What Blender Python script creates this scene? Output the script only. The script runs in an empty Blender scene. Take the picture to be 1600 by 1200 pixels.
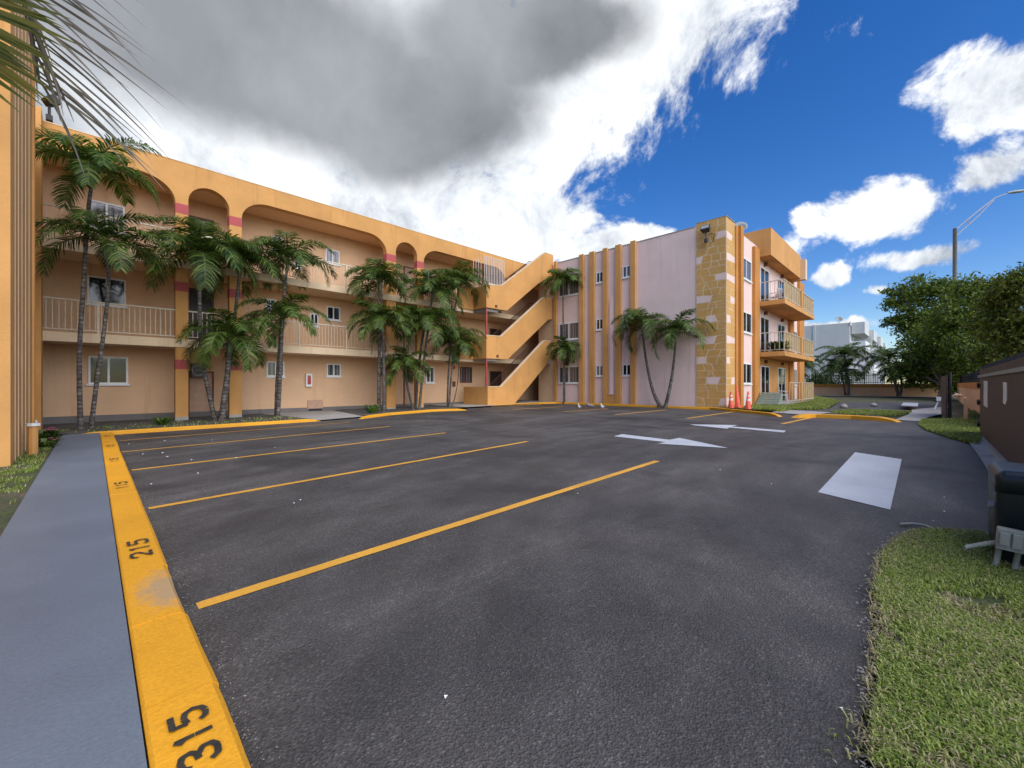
import bpy, bmesh, math, random
from mathutils import Vector, Matrix, noise as mnoise
from mathutils.geometry import tessellate_polygon
R = math.radians
random.seed(7)
S2 = math.sqrt(2)
F, CX, CY, CH = 655.0, 800.0, 601.0, 1.3      # surveyed focal length, centre, camera height
sc = bpy.context.scene
col = sc.collection

# ---------------------------------------------------------------- survey helpers
def gz(x, y=0): return -0.08 + 0.008 * max(-10, min(60, x))      # the lot rises gently eastwards
def ray(px, py):
    t = (px - CX) / F
    return (1 + t) / S2, (1 - t) / S2, (CY - py) / F
def G(px, py, off=0.0):
    dx, dy, dz = ray(px, py)
    s = (1.38 - off) / (0.008 * dx - dz)
    return (s * dx, s * dy)
def OX(px, py, X):                            # point on a plane X = const
    dx, dy, dz = ray(px, py); s = X / dx
    return s * dy, CH + s * dz
def OY(px, py, Y):
    dx, dy, dz = ray(px, py); s = Y / dy
    return s * dx, CH + s * dz
def DP(px, py, d):
    dx, dy, dz = ray(px, py)
    return Vector((dx * d, dy * d, CH + dz * d))

# ---------------------------------------------------------------- materials
M = {}
def mat(name):
    m = bpy.data.materials.new(name); m.use_nodes = True
    nt = m.node_tree; b = nt.nodes['Principled BSDF']
    M[name] = m
    return m, nt, b
def nd(nt, t, **kw):
    n = nt.nodes.new(t)
    for k, v in kw.items(): setattr(n, k, v)
    return n
def inp(n, **kw):
    for k, v in kw.items(): n.inputs[k.replace('_', ' ')].default_value = v
    return n
def ramp(nt, fac, stops):
    r = nd(nt, 'ShaderNodeValToRGB'); e = r.color_ramp.elements
    while len(e) < len(stops): e.new(0.5)
    for i, (p, c) in enumerate(stops):
        e[i].position = p; e[i].color = (c[0], c[1], c[2], 1) if hasattr(c, '__len__') else (c, c, c, 1)
    nt.links.new(fac, r.inputs[0]); return r
def noise(nt, vec, scale, detail=4, rough=.55, dist=0):
    n = nd(nt, 'ShaderNodeTexNoise'); inp(n, Scale=scale, Detail=detail, Roughness=rough, Distortion=dist)
    nt.links.new(vec, n.inputs['Vector']); return n
def mixc(nt, fac, a, b, mode='MIX'):
    m = nd(nt, 'ShaderNodeMix', data_type='RGBA', blend_type=mode)
    for k, v in ((0, fac), (6, a), (7, b)):
        if hasattr(v, 'links'): nt.links.new(v, m.inputs[k])
        elif isinstance(v, (int, float)): m.inputs[k].default_value = v if k == 0 else (v, v, v, 1)
        else: m.inputs[k].default_value = (v[0], v[1], v[2], 1)
    return m.outputs[2]
def coords(nt, scale=(1, 1, 1)):
    g = nd(nt, 'ShaderNodeNewGeometry'); mp = nd(nt, 'ShaderNodeMapping'); mp.inputs['Scale'].default_value = scale
    nt.links.new(g.outputs['Position'], mp.inputs['Vector']); return mp.outputs[0]
def bump(nt, b, h, strength, dist=.02):
    n = nd(nt, 'ShaderNodeBump'); inp(n, Strength=strength, Distance=dist)
    nt.links.new(h, n.inputs['Height']); nt.links.new(n.outputs[0], b.inputs['Normal'])
def math_(nt, op, a, b=None, c=None, clamp=False):
    m = nd(nt, 'ShaderNodeMath', operation=op, use_clamp=clamp)
    for i, v in enumerate((a, b, c)):
        if v is None: continue
        if hasattr(v, 'links'): nt.links.new(v, m.inputs[i])
        else: m.inputs[i].default_value = v
    return m.outputs[0]

def stucco(name, c, var=.10, stain=.25, bumps=.35, rough=.85, courses=False):
    m, nt, b = mat(name)
    v = coords(nt)
    n1 = noise(nt, v, .9, 5, .6); n2 = noise(nt, v, 35, 4, .6)
    st = noise(nt, coords(nt, (2.2, 2.2, .18)), 1.6, 5, .65)
    dark = tuple(x * (1 - stain) * k for x, k in zip(c, (1, .96, .9)))
    lo = tuple(x * (1 - var) for x in c); hi = tuple(min(1, x * (1 + var)) for x in c)
    a = ramp(nt, n1.outputs[0], [(.3, lo), (.7, hi)])
    sm = ramp(nt, st.outputs[0], [(.56, 0), (.78, 1)])
    o = mixc(nt, sm.outputs[0], a.outputs[0], dark)
    h = n2.outputs[0]
    if courses:
        br = nd(nt, 'ShaderNodeTexBrick'); inp(br, Scale=1.0, Mortar_Size=.006, Brick_Width=.42, Row_Height=.21, Mortar_Smooth=.8)
        br.inputs['Color1'].default_value = (1, 1, 1, 1); br.inputs['Color2'].default_value = (.96, .96, .96, 1); br.inputs['Mortar'].default_value = (.8, .8, .8, 1)
        g = nd(nt, 'ShaderNodeNewGeometry'); sp = nd(nt, 'ShaderNodeSeparateXYZ'); nt.links.new(g.outputs['Position'], sp.inputs[0])
        cb = nd(nt, 'ShaderNodeCombineXYZ'); nt.links.new(math_(nt, 'ADD', sp.outputs[0], sp.outputs[1]), cb.inputs[0]); nt.links.new(sp.outputs[2], cb.inputs[1])
        nt.links.new(cb.outputs[0], br.inputs['Vector'])
        o = mixc(nt, .35, o, br.outputs['Color'], 'MULTIPLY')
    nt.links.new(o, b.inputs['Base Color']); inp(b, Roughness=rough)
    bump(nt, b, h, bumps, .012)
    return m
def plain(name, c, rough=.6, metal=0, var=.12, scale=6, spec=None):
    m, nt, b = mat(name)
    n1 = noise(nt, coords(nt), scale, 4)
    a = ramp(nt, n1.outputs[0], [(.3, tuple(x * (1 - var) for x in c)), (.7, tuple(x * (1 + var) for x in c))])
    nt.links.new(a.outputs[0], b.inputs['Base Color']); inp(b, Roughness=rough, Metallic=metal)
    if spec is not None: b.inputs['Specular IOR Level'].default_value = spec
    return m

stucco('orange', (.60, .30, .09), .12, .28, .5)
stucco('orange_deep', (.52, .22, .045), .12, .25)
stucco('peach', (.72, .455, .265), .06, .16, courses=True)
stucco('soffit', (.70, .44, .25), .06, .12)
stucco('pink', (.80, .60, .53), .05, .14, courses=True)
stucco('cream', (.74, .56, .36), .05, .15)
stucco('band_red', (.44, .085, .085), .10, .2)
stucco('white_wall', (.58, .59, .57), .05, .15)
stucco('concrete', (.36, .34, .31), .18, .3, .5)
stucco('skirt', (.17, .155, .145), .15, .3, .4)
plain('white_frame', (.78, .78, .76), .45, 0, .05)
plain('rail_cream', (.62, .52, .38), .5, 0, .08)
plain('rail_white', (.66, .60, .54), .5, 0, .08)
plain('rail_dark', (.10, .045, .03), .5, 0, .1)
stucco('stone_orange', (.60, .34, .10), .14, .2, .9)
plain('panel_beige', (.40, .28, .13), .8, 0, .18, 3)
plain('dark_door', (.03, .022, .02), .5)
plain('peach_door', (.50, .30, .19), .55)
plain('brown_frame', (.16, .05, .03), .55)
plain('iron', (.015, .014, .018), .5, .3)
plain('metal_gray', (.34, .33, .35), .55, .2)
plain('post_red', (.36, .07, .06), .5)
plain('fixture_dark', (.06, .055, .05), .5)
plain('fixture_gray', (.32, .35, .33), .5)
plain('rubber', (.02, .02, .02), .7)
plain('cone_orange', (.75, .10, .045), .5, 0, .2, 12)
plain('cone_white', (.72, .72, .70), .5)
plain('green_pale', (.33, .37, .30), .7)
plain('plastic_white', (.75, .74, .72), .4)
plain('red_paint', (.50, .03, .02), .4)
plain('teal_box', (.010, .017, .023), .42, 0, .25, 5)
plain('box_gray', (.27, .28, .25), .6, 0, .12, 14)
plain('pipe_gray', (.27, .28, .25), .6, 0, .15, 10)
plain('paper', (.80, .82, .80), .7)
plain('pigeon_gray', (.22, .22, .25), .7, 0, .3, 30)
plain('pigeon_white', (.6, .6, .6), .7)
plain('pot', (.28, .11, .06), .8)
plain('cloth_red', (.28, .03, .03), .9)
plain('cloth_pink', (.75, .15, .3), .8)
plain('stencil_black', (.035, .03, .02), .85, 0, .4, 30)
plain('cable', (.03, .03, .03), .6)

# brown board fence: fine vertical grooves
m, nt, b = mat('brown_board')
w = nd(nt, 'ShaderNodeTexWave', wave_type='BANDS', bands_direction='X'); inp(w, Scale=6.0, Distortion=.3, Detail=2)
nt.links.new(coords(nt), w.inputs['Vector'])
n1 = noise(nt, coords(nt, (4, 4, .6)), 3, 5)
a = ramp(nt, n1.outputs[0], [(.3, (.034, .020, .017)), (.7, (.062, .038, .032))])
g_ = ramp(nt, w.outputs[0], [(.02, .7), (.10, 1)])
nt.links.new(mixc(nt, 1, a.outputs[0], g_.outputs[0], 'MULTIPLY'), b.inputs['Base Color']); inp(b, Roughness=.6)
bump(nt, b, g_.outputs[0], .5, .01)

# glass
m, nt, b = mat('glass_dark')
n1 = noise(nt, coords(nt, (.8, .8, .5)), 2.5, 3)
a = ramp(nt, n1.outputs[0], [(.4, (.008, .009, .010)), (.75, (.035, .036, .036))])
nt.links.new(a.outputs[0], b.inputs['Base Color']); inp(b, Roughness=.05); b.inputs['Specular IOR Level'].default_value = .45
m, nt, b = mat('glass_curtain')
w = nd(nt, 'ShaderNodeTexWave', bands_direction='DIAGONAL'); inp(w, Scale=3.0, Distortion=1.5)
nt.links.new(coords(nt, (1, 1, 0)), w.inputs['Vector'])
a = ramp(nt, w.outputs[0], [(.2, (.06, .055, .06)), (.8, (.19, .18, .19))])
nt.links.new(a.outputs[0], b.inputs['Base Color']); inp(b, Roughness=.08); b.inputs['Specular IOR Level'].default_value = .7

# asphalt
m, nt, b = mat('asphalt')
v = coords(nt)
big = noise(nt, v, .22, 6, .62, .8); streak = noise(nt, coords(nt, (.30, 1.5, 1)), .8, 6, .68, .4)
patch = noise(nt, v, 1.3, 5, .65, .6)
fine = noise(nt, v, 70, 3, .7); vor = nd(nt, 'ShaderNodeTexVoronoi'); inp(vor, Scale=95.0); nt.links.new(v, vor.inputs['Vector'])
base = ramp(nt, big.outputs[0], [(.30, (.048, .045, .042)), (.5, (.088, .081, .073)), (.70, (.122, .111, .099))])
stv = ramp(nt, streak.outputs[0], [(.35, .84), (.5, 1.0), (.70, 1.42)])
pv = ramp(nt, patch.outputs[0], [(.3, .80), (.7, 1.2)])
fv = ramp(nt, fine.outputs[0], [(.3, .5), (.55, 1.0), (.75, 1.7)])
sepc = nd(nt, 'ShaderNodeSeparateXYZ'); nt.links.new(vor.outputs['Color'], sepc.inputs[0])
chip = ramp(nt, sepc.outputs[0], [(.0, .8), (.90, 1.1), (.97, 1.6)])
o = mixc(nt, 1, base.outputs[0], stv.outputs[0], 'MULTIPLY'); o = mixc(nt, 1, o, pv.outputs[0], 'MULTIPLY')
o = mixc(nt, 1, o, fv.outputs[0], 'MULTIPLY'); o = mixc(nt, 1, o, chip.outputs[0], 'MULTIPLY')
# oil spots / tyre-darkened bays
oil = noise(nt, coords(nt, (.55, .35, 1)), 1.1, 3, .5, .3)
om = ramp(nt, oil.outputs[0], [(.54, 0), (.70, .7)])
o = mixc(nt, om.outputs[0], o, (.022, .021, .021))
# tyre sweeps and hairline cracks
tw_ = nd(nt, 'ShaderNodeTexWave', wave_type='RINGS', rings_direction='Z'); inp(tw_, Scale=.55, Distortion=3.0, Detail=4, Detail_Scale=1.2)
mp_ = nd(nt, 'ShaderNodeMapping'); mp_.inputs['Location'].default_value = (-9, 6, 0); g_ = nd(nt, 'ShaderNodeNewGeometry'); nt.links.new(g_.outputs['Position'], mp_.inputs[0]); nt.links.new(mp_.outputs[0], tw_.inputs['Vector'])
tv = ramp(nt, tw_.outputs[0], [(.0, 1.22), (.22, 1.0), (.8, .96), (1, .80)])
o = mixc(nt, .45, o, tv.outputs[0], 'MULTIPLY')
vc = nd(nt, 'ShaderNodeTexVoronoi', feature='DISTANCE_TO_EDGE'); inp(vc, Scale=.42); wv_ = noise(nt, v, 2.2, 6, .7)
vm = nd(nt, 'ShaderNodeVectorMath', operation='MULTIPLY_ADD'); nt.links.new(wv_.outputs['Color'], vm.inputs[0]); vm.inputs[1].default_value = (.9, .9, 0); nt.links.new(v, vm.inputs[2]); nt.links.new(vm.outputs[0], vc.inputs['Vector'])
ck = ramp(nt, vc.outputs['Distance'], [(.0, 1), (.0045, 0)]); cm = ramp(nt, noise(nt, v, .5, 3).outputs[0], [(.52, 0), (.60, .55)])
o = mixc(nt, math_(nt, 'MULTIPLY', ck.outputs[0], cm.outputs[0]), o, (.015, .015, .015))
nt.links.new(o, b.inputs['Base Color'])
rr = ramp(nt, patch.outputs[0], [(.3, .52), (.7, .72)]); nt.links.new(rr.outputs[0], b.inputs['Roughness'])
hsum = math_(nt, 'ADD', math_(nt, 'MULTIPLY', vor.outputs['Distance'], .9), fine.outputs[0])
bump(nt, b, hsum, .75, .008)

# painted surfaces on the ground
def paint(name, c, worn, wornc, lo=.62, hi=.72, scale=3.0, rough=.6, chips=True):
    m, nt, b = mat(name)
    v = coords(nt)
    n = noise(nt, v, scale, 7, .72); f = noise(nt, v, 60, 3, .6); l = noise(nt, v, .8, 4, .6)
    a = ramp(nt, l.outputs[0], [(.3, tuple(x * .84 for x in c)), (.7, tuple(min(1, x * 1.08) for x in c))])
    f2 = ramp(nt, f.outputs[0], [(.3, .86), (.7, 1.06)])
    o = mixc(nt, 1, a.outputs[0], f2.outputs[0], 'MULTIPLY')
    k = ramp(nt, n.outputs[0], [(lo, 0), (hi, worn)])
    o = mixc(nt, k.outputs[0], o, wornc)
    nt.links.new(o, b.inputs['Base Color']); inp(b, Roughness=rough)
    bump(nt, b, f.outputs[0], .5, .006)
    return m, nt, b, o
paint('yellow_line', (.80, .40, .045), .8, (.10, .08, .05), .60, .70, 9)
m, nt, b, o = paint('yellow_kerb', (.86, .39, .014), .75, (.28, .19, .09), .64, .74, 4)
# the bare patch where the paint has come off
g = nd(nt, 'ShaderNodeNewGeometry'); mp = nd(nt, 'ShaderNodeMapping', vector_type='TEXTURE')
mp.inputs['Location'].default_value = (.34, 3.45, 0); mp.inputs['Scale'].default_value = (.16, .34, 1)
nt.links.new(g.outputs['Position'], mp.inputs[0])
ln = nd(nt, 'ShaderNodeVectorMath', operation='LENGTH'); nt.links.new(mp.outputs[0], ln.inputs[0])
pn = noise(nt, coords(nt), 11, 6, .75)
k = math_(nt, 'SUBTRACT', math_(nt, 'ADD', 1.15, math_(nt, 'MULTIPLY', math_(nt, 'SUBTRACT', pn.outputs[0], .5), 2.2)), ln.outputs['Value'])
k = math_(nt, 'MULTIPLY', k, 1.3, clamp=True)
sc1 = noise(nt, coords(nt, (1, .35, 1)), 26, 5, .8); sm1 = ramp(nt, sc1.outputs[0], [(.63, 0), (.70, .7)]); o = mixc(nt, sm1.outputs[0], o, (.10, .07, .03))
nt.links.new(mixc(nt, math_(nt, 'MULTIPLY', k, .8), o, (.40, .30, .18)), b.inputs['Base Color'])
paint('white_mark', (.58, .61, .64), .6, (.25, .25, .26), .60, .72, 5)
paint('sidewalk_paint', (.160, .190, .222), .45, (.24, .26, .29), .62, .76, 1.6, .55)
m, nt, b, o = paint('pale_slab', (.42, .40, .37), .8, (.20, .19, .16), .5, .65, 3)

# soil with thin grass
m, nt, b = mat('soil')
v = coords(nt); n1 = noise(nt, v, 1.2, 7, .7); n2 = noise(nt, v, 22, 5, .7)
a = ramp(nt, n1.outputs[0], [(.32, (.045, .075, .018)), (.48, (.075, .085, .035)), (.62, (.13, .105, .07)), (.8, (.20, .18, .14))])
f = ramp(nt, n2.outputs[0], [(.25, .45), (.7, 1.4)])
nt.links.new(mixc(nt, 1, a.outputs[0], f.outputs[0], 'MULTIPLY'), b.inputs['Base Color']); inp(b, Roughness=.95)
bump(nt, b, n2.outputs[0], .8, .04)
m, nt, b = mat('mulch')
v = coords(nt); n1 = noise(nt, v, 1.5, 7, .7); n2 = noise(nt, v, 18, 5, .7)
a = ramp(nt, n1.outputs[0], [(.35, (.05, .045, .035)), (.55, (.10, .095, .085)), (.7, (.17, .165, .155))])
f = ramp(nt, n2.outputs[0], [(.25, .4), (.7, 1.5)])
nt.links.new(mixc(nt, 1, a.outputs[0], f.outputs[0], 'MULTIPLY'), b.inputs['Base Color']); inp(b, Roughness=.95)
bump(nt, b, n2.outputs[0], .9, .05)

# leaves: colour varies from leaf to leaf
def leaf(name, stops, trans=.25, rough=.5):
    m, nt, b = mat(name); b.inputs['Specular IOR Level'].default_value = .3
    g = nd(nt, 'ShaderNodeNewGeometry')
    a = ramp(nt, g.outputs['Random Per Island'], stops)
    nt.links.new(a.outputs[0], b.inputs['Base Color']); inp(b, Roughness=rough)
    t = nd(nt, 'ShaderNodeBsdfTranslucent'); mx = nd(nt, 'ShaderNodeMixShader'); mx.inputs[0].default_value = trans
    br = mixc(nt, 1, a.outputs[0], (1.5, 1.6, .8), 'MULTIPLY'); nt.links.new(br, t.inputs[0])
    nt.links.new(b.outputs[0], mx.inputs[1]); nt.links.new(t.outputs[0], mx.inputs[2])
    nt.links.new(mx.outputs[0], nt.nodes['Material Output'].inputs['Surface'])
leaf('palm_leaf', [(0, (.016, .036, .008)), (.45, (.045, .088, .015)), (.8, (.12, .185, .030)), (1, (.20, .24, .06))], .28, .42)
leaf('palm_leaf_light', [(0, (.03, .07, .014)), (.5, (.07, .14, .022)), (.85, (.14, .23, .04)), (1, (.25, .28, .07))], .32)
leaf('tree_leaf', [(0, (.040, .062, .014)), (.5, (.090, .135, .022)), (.9, (.17, .23, .035)), (1, (.25, .29, .05))], .3)
leaf('tree_leaf_olive', [(0, (.045, .062, .014)), (.5, (.10, .13, .022)), (.9, (.19, .225, .035)), (1, (.27, .28, .05))], .3)
leaf('grass_blade', [(0, (.09, .13, .03)), (.35, (.18, .25, .045)), (.7, (.31, .39, .085)), (.86, (.42, .43, .16)), (1, (.52, .46, .27))], .35, .6)
leaf('grass_dry', [(0, (.20, .17, .09)), (.5, (.36, .31, .18)), (1, (.48, .42, .27))], .3, .7)
leaf('frond_close', [(0, (.13, .11, .10)), (.5, (.21, .185, .165)), (.8, (.28, .25, .20)), (1, (.30, .27, .20))], .25, .4)
leaf('frond_green', [(0, (.07, .08, .015)), (.6, (.13, .14, .02)), (1, (.20, .15, .03))], .35, .4)
leaf('dead_leaf', [(0, (.12, .07, .035)), (1, (.28, .19, .11))], .15, .7)
plain('crownshaft', (.09, .13, .05), .4, 0, .3, 4)
plain('rachis', (.10, .13, .04), .5, 0, .2, 8)
# trunks
m, nt, b = mat('palm_trunk')
v = coords(nt, (.6, .6, 1)); w = nd(nt, 'ShaderNodeTexWave', bands_direction='Z'); inp(w, Scale=2.6, Distortion=2.5, Detail=3, Detail_Scale=2.0)
nt.links.new(v, w.inputs['Vector']); n1 = noise(nt, coords(nt), 7, 5, .7)
a = ramp(nt, n1.outputs[0], [(.34, (.045, .036, .030)), (.52, (.11, .095, .08)), (.68, (.25, .235, .21))])
f = ramp(nt, w.outputs[0], [(.05, .45), (.3, 1.05)])
nt.links.new(mixc(nt, 1, a.outputs[0], f.outputs[0], 'MULTIPLY'), b.inputs['Base Color']); inp(b, Roughness=.85)
bump(nt, b, w.outputs[0], .5, .02)
plain('bark', (.09, .065, .05), .9, 0, .4, 6)

# ---------------------------------------------------------------- mesh builder
class MB:
    def __init__(s): s.v = []; s.f = []; s.mi = []
    def add(s, vs, fs, mi=0):
        o = len(s.v); s.v.extend([tuple(p) for p in vs])
        s.f.extend([tuple(i + o for i in f) for f in fs]); s.mi.extend([mi] * len(fs)); return s
    def box(s, x0, x1, y0, y1, z0, z1, mi=0):
        x0, x1 = min(x0, x1), max(x0, x1); y0, y1 = min(y0, y1), max(y0, y1); z0, z1 = min(z0, z1), max(z0, z1)
        return s.add([(x0,y0,z0),(x1,y0,z0),(x1,y1,z0),(x0,y1,z0),(x0,y0,z1),(x1,y0,z1),(x1,y1,z1),(x0,y1,z1)],
              [(0,3,2,1),(4,5,6,7),(0,1,5,4),(1,2,6,5),(2,3,7,6),(3,0,4,7)], mi)
    def quad(s, a, b, c, d, mi=0): return s.add([a, b, c, d], [(0, 1, 2, 3)], mi)
    def prism(s, pts, ax, c0, c1, mi=0):      # polygon (a,z) extruded along the other horizontal axis
        f = (lambda a, z, c: (a, c, z)) if ax == 'Y' else (lambda a, z, c: (c, a, z))
        n = len(pts); vs = [f(a, z, c0) for a, z in pts] + [f(a, z, c1) for a, z in pts]
        tri = tessellate_polygon([[Vector((a, z, 0)) for a, z in pts]])
        fs = [tuple(t) for t in tri] + [tuple(i + n for i in reversed(t)) for t in tri] + [(i, (i+1) % n, n + (i+1) % n, n + i) for i in range(n)]
        return s.add(vs, fs, mi)
    def flat(s, pts, zf, mi=0):               # polygon (x,y) laid on the ground surface
        tri = tessellate_polygon([[Vector((x, y, 0)) for x, y in pts]])
        return s.add([(x, y, zf(x, y)) for x, y in pts], [tuple(t) for t in tri], mi)
    def tube(s, pts, rad, n=8, mi=0, cap=True):
        pts = [Vector(p) for p in pts]; rs = rad if hasattr(rad, '__len__') else [rad] * len(pts)
        vs = []; fs = []; up = Vector((.13, .31, .94)).normalized()
        for i, p in enumerate(pts):
            d = (pts[min(i+1, len(pts)-1)] - pts[max(i-1, 0)]).normalized()
            a = d.cross(up); a = a.normalized() if a.length > 1e-4 else d.cross(Vector((1, 0, 0))).normalized()
            b_ = d.cross(a)
            for k in range(n):
                t = 2 * math.pi * k / n; vs.append(p + (a * math.cos(t) + b_ * math.sin(t)) * rs[i])
        for i in range(len(pts) - 1):
            for k in range(n): fs.append((i*n + k, i*n + (k+1) % n, (i+1)*n + (k+1) % n, (i+1)*n + k))
        if cap: fs.append(tuple(range(n))); fs.append(tuple(reversed(range((len(pts)-1)*n, len(pts)*n))))
        return s.add(vs, fs, mi)
    def lathe(s, prof, cx, cy, n=20, mi=0, mtx=None):
        vs = []; fs = []
        for r, z in prof:
            for k in range(n):
                t = 2 * math.pi * k / n; p = Vector((r * math.cos(t), r * math.sin(t), z))
                if mtx: p = mtx @ p
                vs.append((p.x + cx, p.y + cy, p.z))
        for i in range(len(prof) - 1):
            for k in range(n): fs.append((i*n + k, i*n + (k+1) % n, (i+1)*n + (k+1) % n, (i+1)*n + k))
        return s.add(vs, fs, mi)
    def build(s, name, mats, parent=None, smooth=False, bevel=0):
        me = bpy.data.meshes.new(name); me.from_pydata(s.v, [], s.f)
        for mm in (mats if isinstance(mats, (list, tuple)) else [mats]): me.materials.append(M[mm])
        if len(me.materials) > 1: me.polygons.foreach_set('material_index', s.mi)
        if smooth: me.polygons.foreach_set('use_smooth', [True] * len(me.polygons))
        me.validate(); me.update()
        o = bpy.data.objects.new(name, me); col.objects.link(o)
        if parent: o.parent = parent; o.matrix_parent_inverse = Matrix.Translation(parent_loc(parent)).inverted()
        if bevel:
            bv = o.modifiers.new('Bevel', 'BEVEL'); bv.width = bevel; bv.segments = 2; bv.limit_method = 'ANGLE'
        return o
def parent_loc(p):
    return p.location.copy() if p.parent is None else Vector((0, 0, 0))   # children of a root already sit at the world origin
def tag(o, label=None, cat=None, group=None, kind=None):
    if label: o['label'] = label
    if cat: o['category'] = cat
    if group: o['group'] = group
    if kind: o['kind'] = kind
    return o
def empty(name, loc, label, cat, group=None):
    o = bpy.data.objects.new(name, None); o.location = loc; o.empty_display_size = .3; col.objects.link(o)
    return tag(o, label, cat, group)
def struct(o, label=None): return tag(o, label, None, None, 'structure')

# plane-oriented box: axis 'Y' = wall facing -Y, axis 'X' = wall facing -X
def wbox(mb, ax, c, a0, a1, z0, z1, o0, o1, mi=0):
    if ax == 'Y': mb.box(a0, a1, c - o1, c - o0, z0, z1, mi)
    else: mb.box(c - o1, c - o0, a0, a1, z0, z1, mi)

# ================================================================= GROUND
g = MB(); 
xs = [-60, -10, 0, 10, 20, 40, 60, 700]; ys = [-500, -60, -10, 0, 10, 20, 40, 100, 500]
xs = [-500] + xs
for i in range(len(xs)-1):
    for j in range(len(ys)-1):
        g.quad(*[(x, y, gz(x) - .06) for x, y in ((xs[i],ys[j]),(xs[i+1],ys[j]),(xs[i+1],ys[j+1]),(xs[i],ys[j+1]))])
struct(g.build('ground', 'soil'))
# asphalt lot
edge = [G(1335, 1200), G(1352, 1120), G(1357, 1050), G(1363, 1000), G(1362, 950), G(1366, 900), G(1378, 868), G(1395, 848), G(1418, 834), G(1445, 832), G(1490, 836), G(1543, 842)]
rough_edge = []
for i in range(len(edge) - 1):
    a, b_ = edge[i], edge[i+1]
    for k in range(8):
        t = k / 8; rough_edge.append((a[0]+(b_[0]-a[0])*t + random.uniform(-.012,.012), a[1]+(b_[1]-a[1])*t + random.uniform(-.016,.016)))
lot = [(.30, -3), (2.0, -1.2)] + rough_edge + [edge[-1], (5.9, -.75), (9.5, -.72), G(1530, 702), (14.6, -.35), G(1480, 681), G(1445, 668), G(1436, 662), G(1440, 657), G(1402, 656.5), (26, 2.6), (25, 4), (24.5, 5.1), G(1215, 646), G(1141, 642), (21.2, 9), (21.2, 16.8), (20.6, 17.45), (16.2, 17.75), (14.1, 17.3), (7.5, 16.05), (5.8, 15.75), (.36, 15.85)]
a = MB(); a.flat(lot, lambda x, y: gz(x)); struct(a.build('asphalt_lot', 'asphalt'), 'dark grey asphalt parking lot')
a = MB(); a.flat([G(1290,643), G(1310,628), G(1480,627), G(1478,640), G(1400,646)], lambda x, y: gz(x) - .02); struct(a.build('asphalt_path', 'asphalt'), 'asphalt strip running behind the yellow island kerb')
# apron (concrete walk) between the two planting strips, pale slabs, gutter
ap = MB(); ap.flat([(5.75, 15.7), (7.7, 16.0), (8.4, 20.9), (5.2, 20.9)], lambda x, y: gz(x) + .05)
struct(ap.build('concrete_walk', 'concrete'))
ap = MB(); ap.flat([(13.9, 17.3), (22.2, 17.3), (22.2, 20.9), (13.9, 20.9)], lambda x, y: gz(x) + .085); struct(ap.build('stair_pavement', 'concrete'))
ap = MB(); ap.flat([G(1205,645.3), G(1265,650), G(1300,645.5), G(1225,641)], lambda x, y: gz(x) + .03)
ap.flat([G(1398,657), G(1440,659), G(1452,652), G(1480,646), G(1476,636), G(1426,640), G(1420,648)], lambda x, y: gz(x) + .02)
struct(ap.build('concrete_gutter', 'pale_slab'))
ap = MB(); ap.flat([(46.5, -1.2), (49, -1.2), (49, 16), (46.5, 16)], lambda x, y: gz(x) + .01); struct(ap.build('concrete_walk', 'concrete'))
# planting strip
st = MB(); st.flat([(-.4, 16.1), (5.75, 16.0), (5.2, 20.9), (-6, 20.9), (-6, 19.0), (-1.2, 17)], lambda x, y: gz(x) + .07)
st.flat([(7.7, 16.3), (14.0, 17.45), (14.0, 20.9), (8.4, 20.9)], lambda x, y: gz(x) + .065)
st.flat([(21.25, 7.0), (21.85, 7.0), (21.85, 17.7), (21.25, 17.7)], lambda x, y: gz(x) + .07)
struct(st.build('planting_strip', 'mulch'))
# sidewalk
sw = MB(); n = 60
for i in range(n):
    y0, y1 = -2.5 + 18.4 * i / n, -2.5 + 18.4 * (i + 1) / n
    sw.quad((-.56, y0, 0), (.131, y0, 0), (.131, y1, 0), (-.56, y1, 0)); sw.quad((-.56, y0, -.14), (-.56, y0, 0), (-.56, y1, 0), (-.56, y1, -.14)); sw.quad((.131, y0, 0), (.131, y0, -.14), (.131, y1, -.14), (.131, y1, 0))
struct(sw.build('sidewalk', 'sidewalk_paint'), 'smooth blue grey painted sidewalk')
# left lawn
lw = MB(); lw.flat([(-.57, -3), (-.57, 15.9), (-1.0, 19.1), (-8, 19.1), (-8, -3)], lambda x, y: -.03); struct(lw.build('left_lawn', 'soil'))

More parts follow.
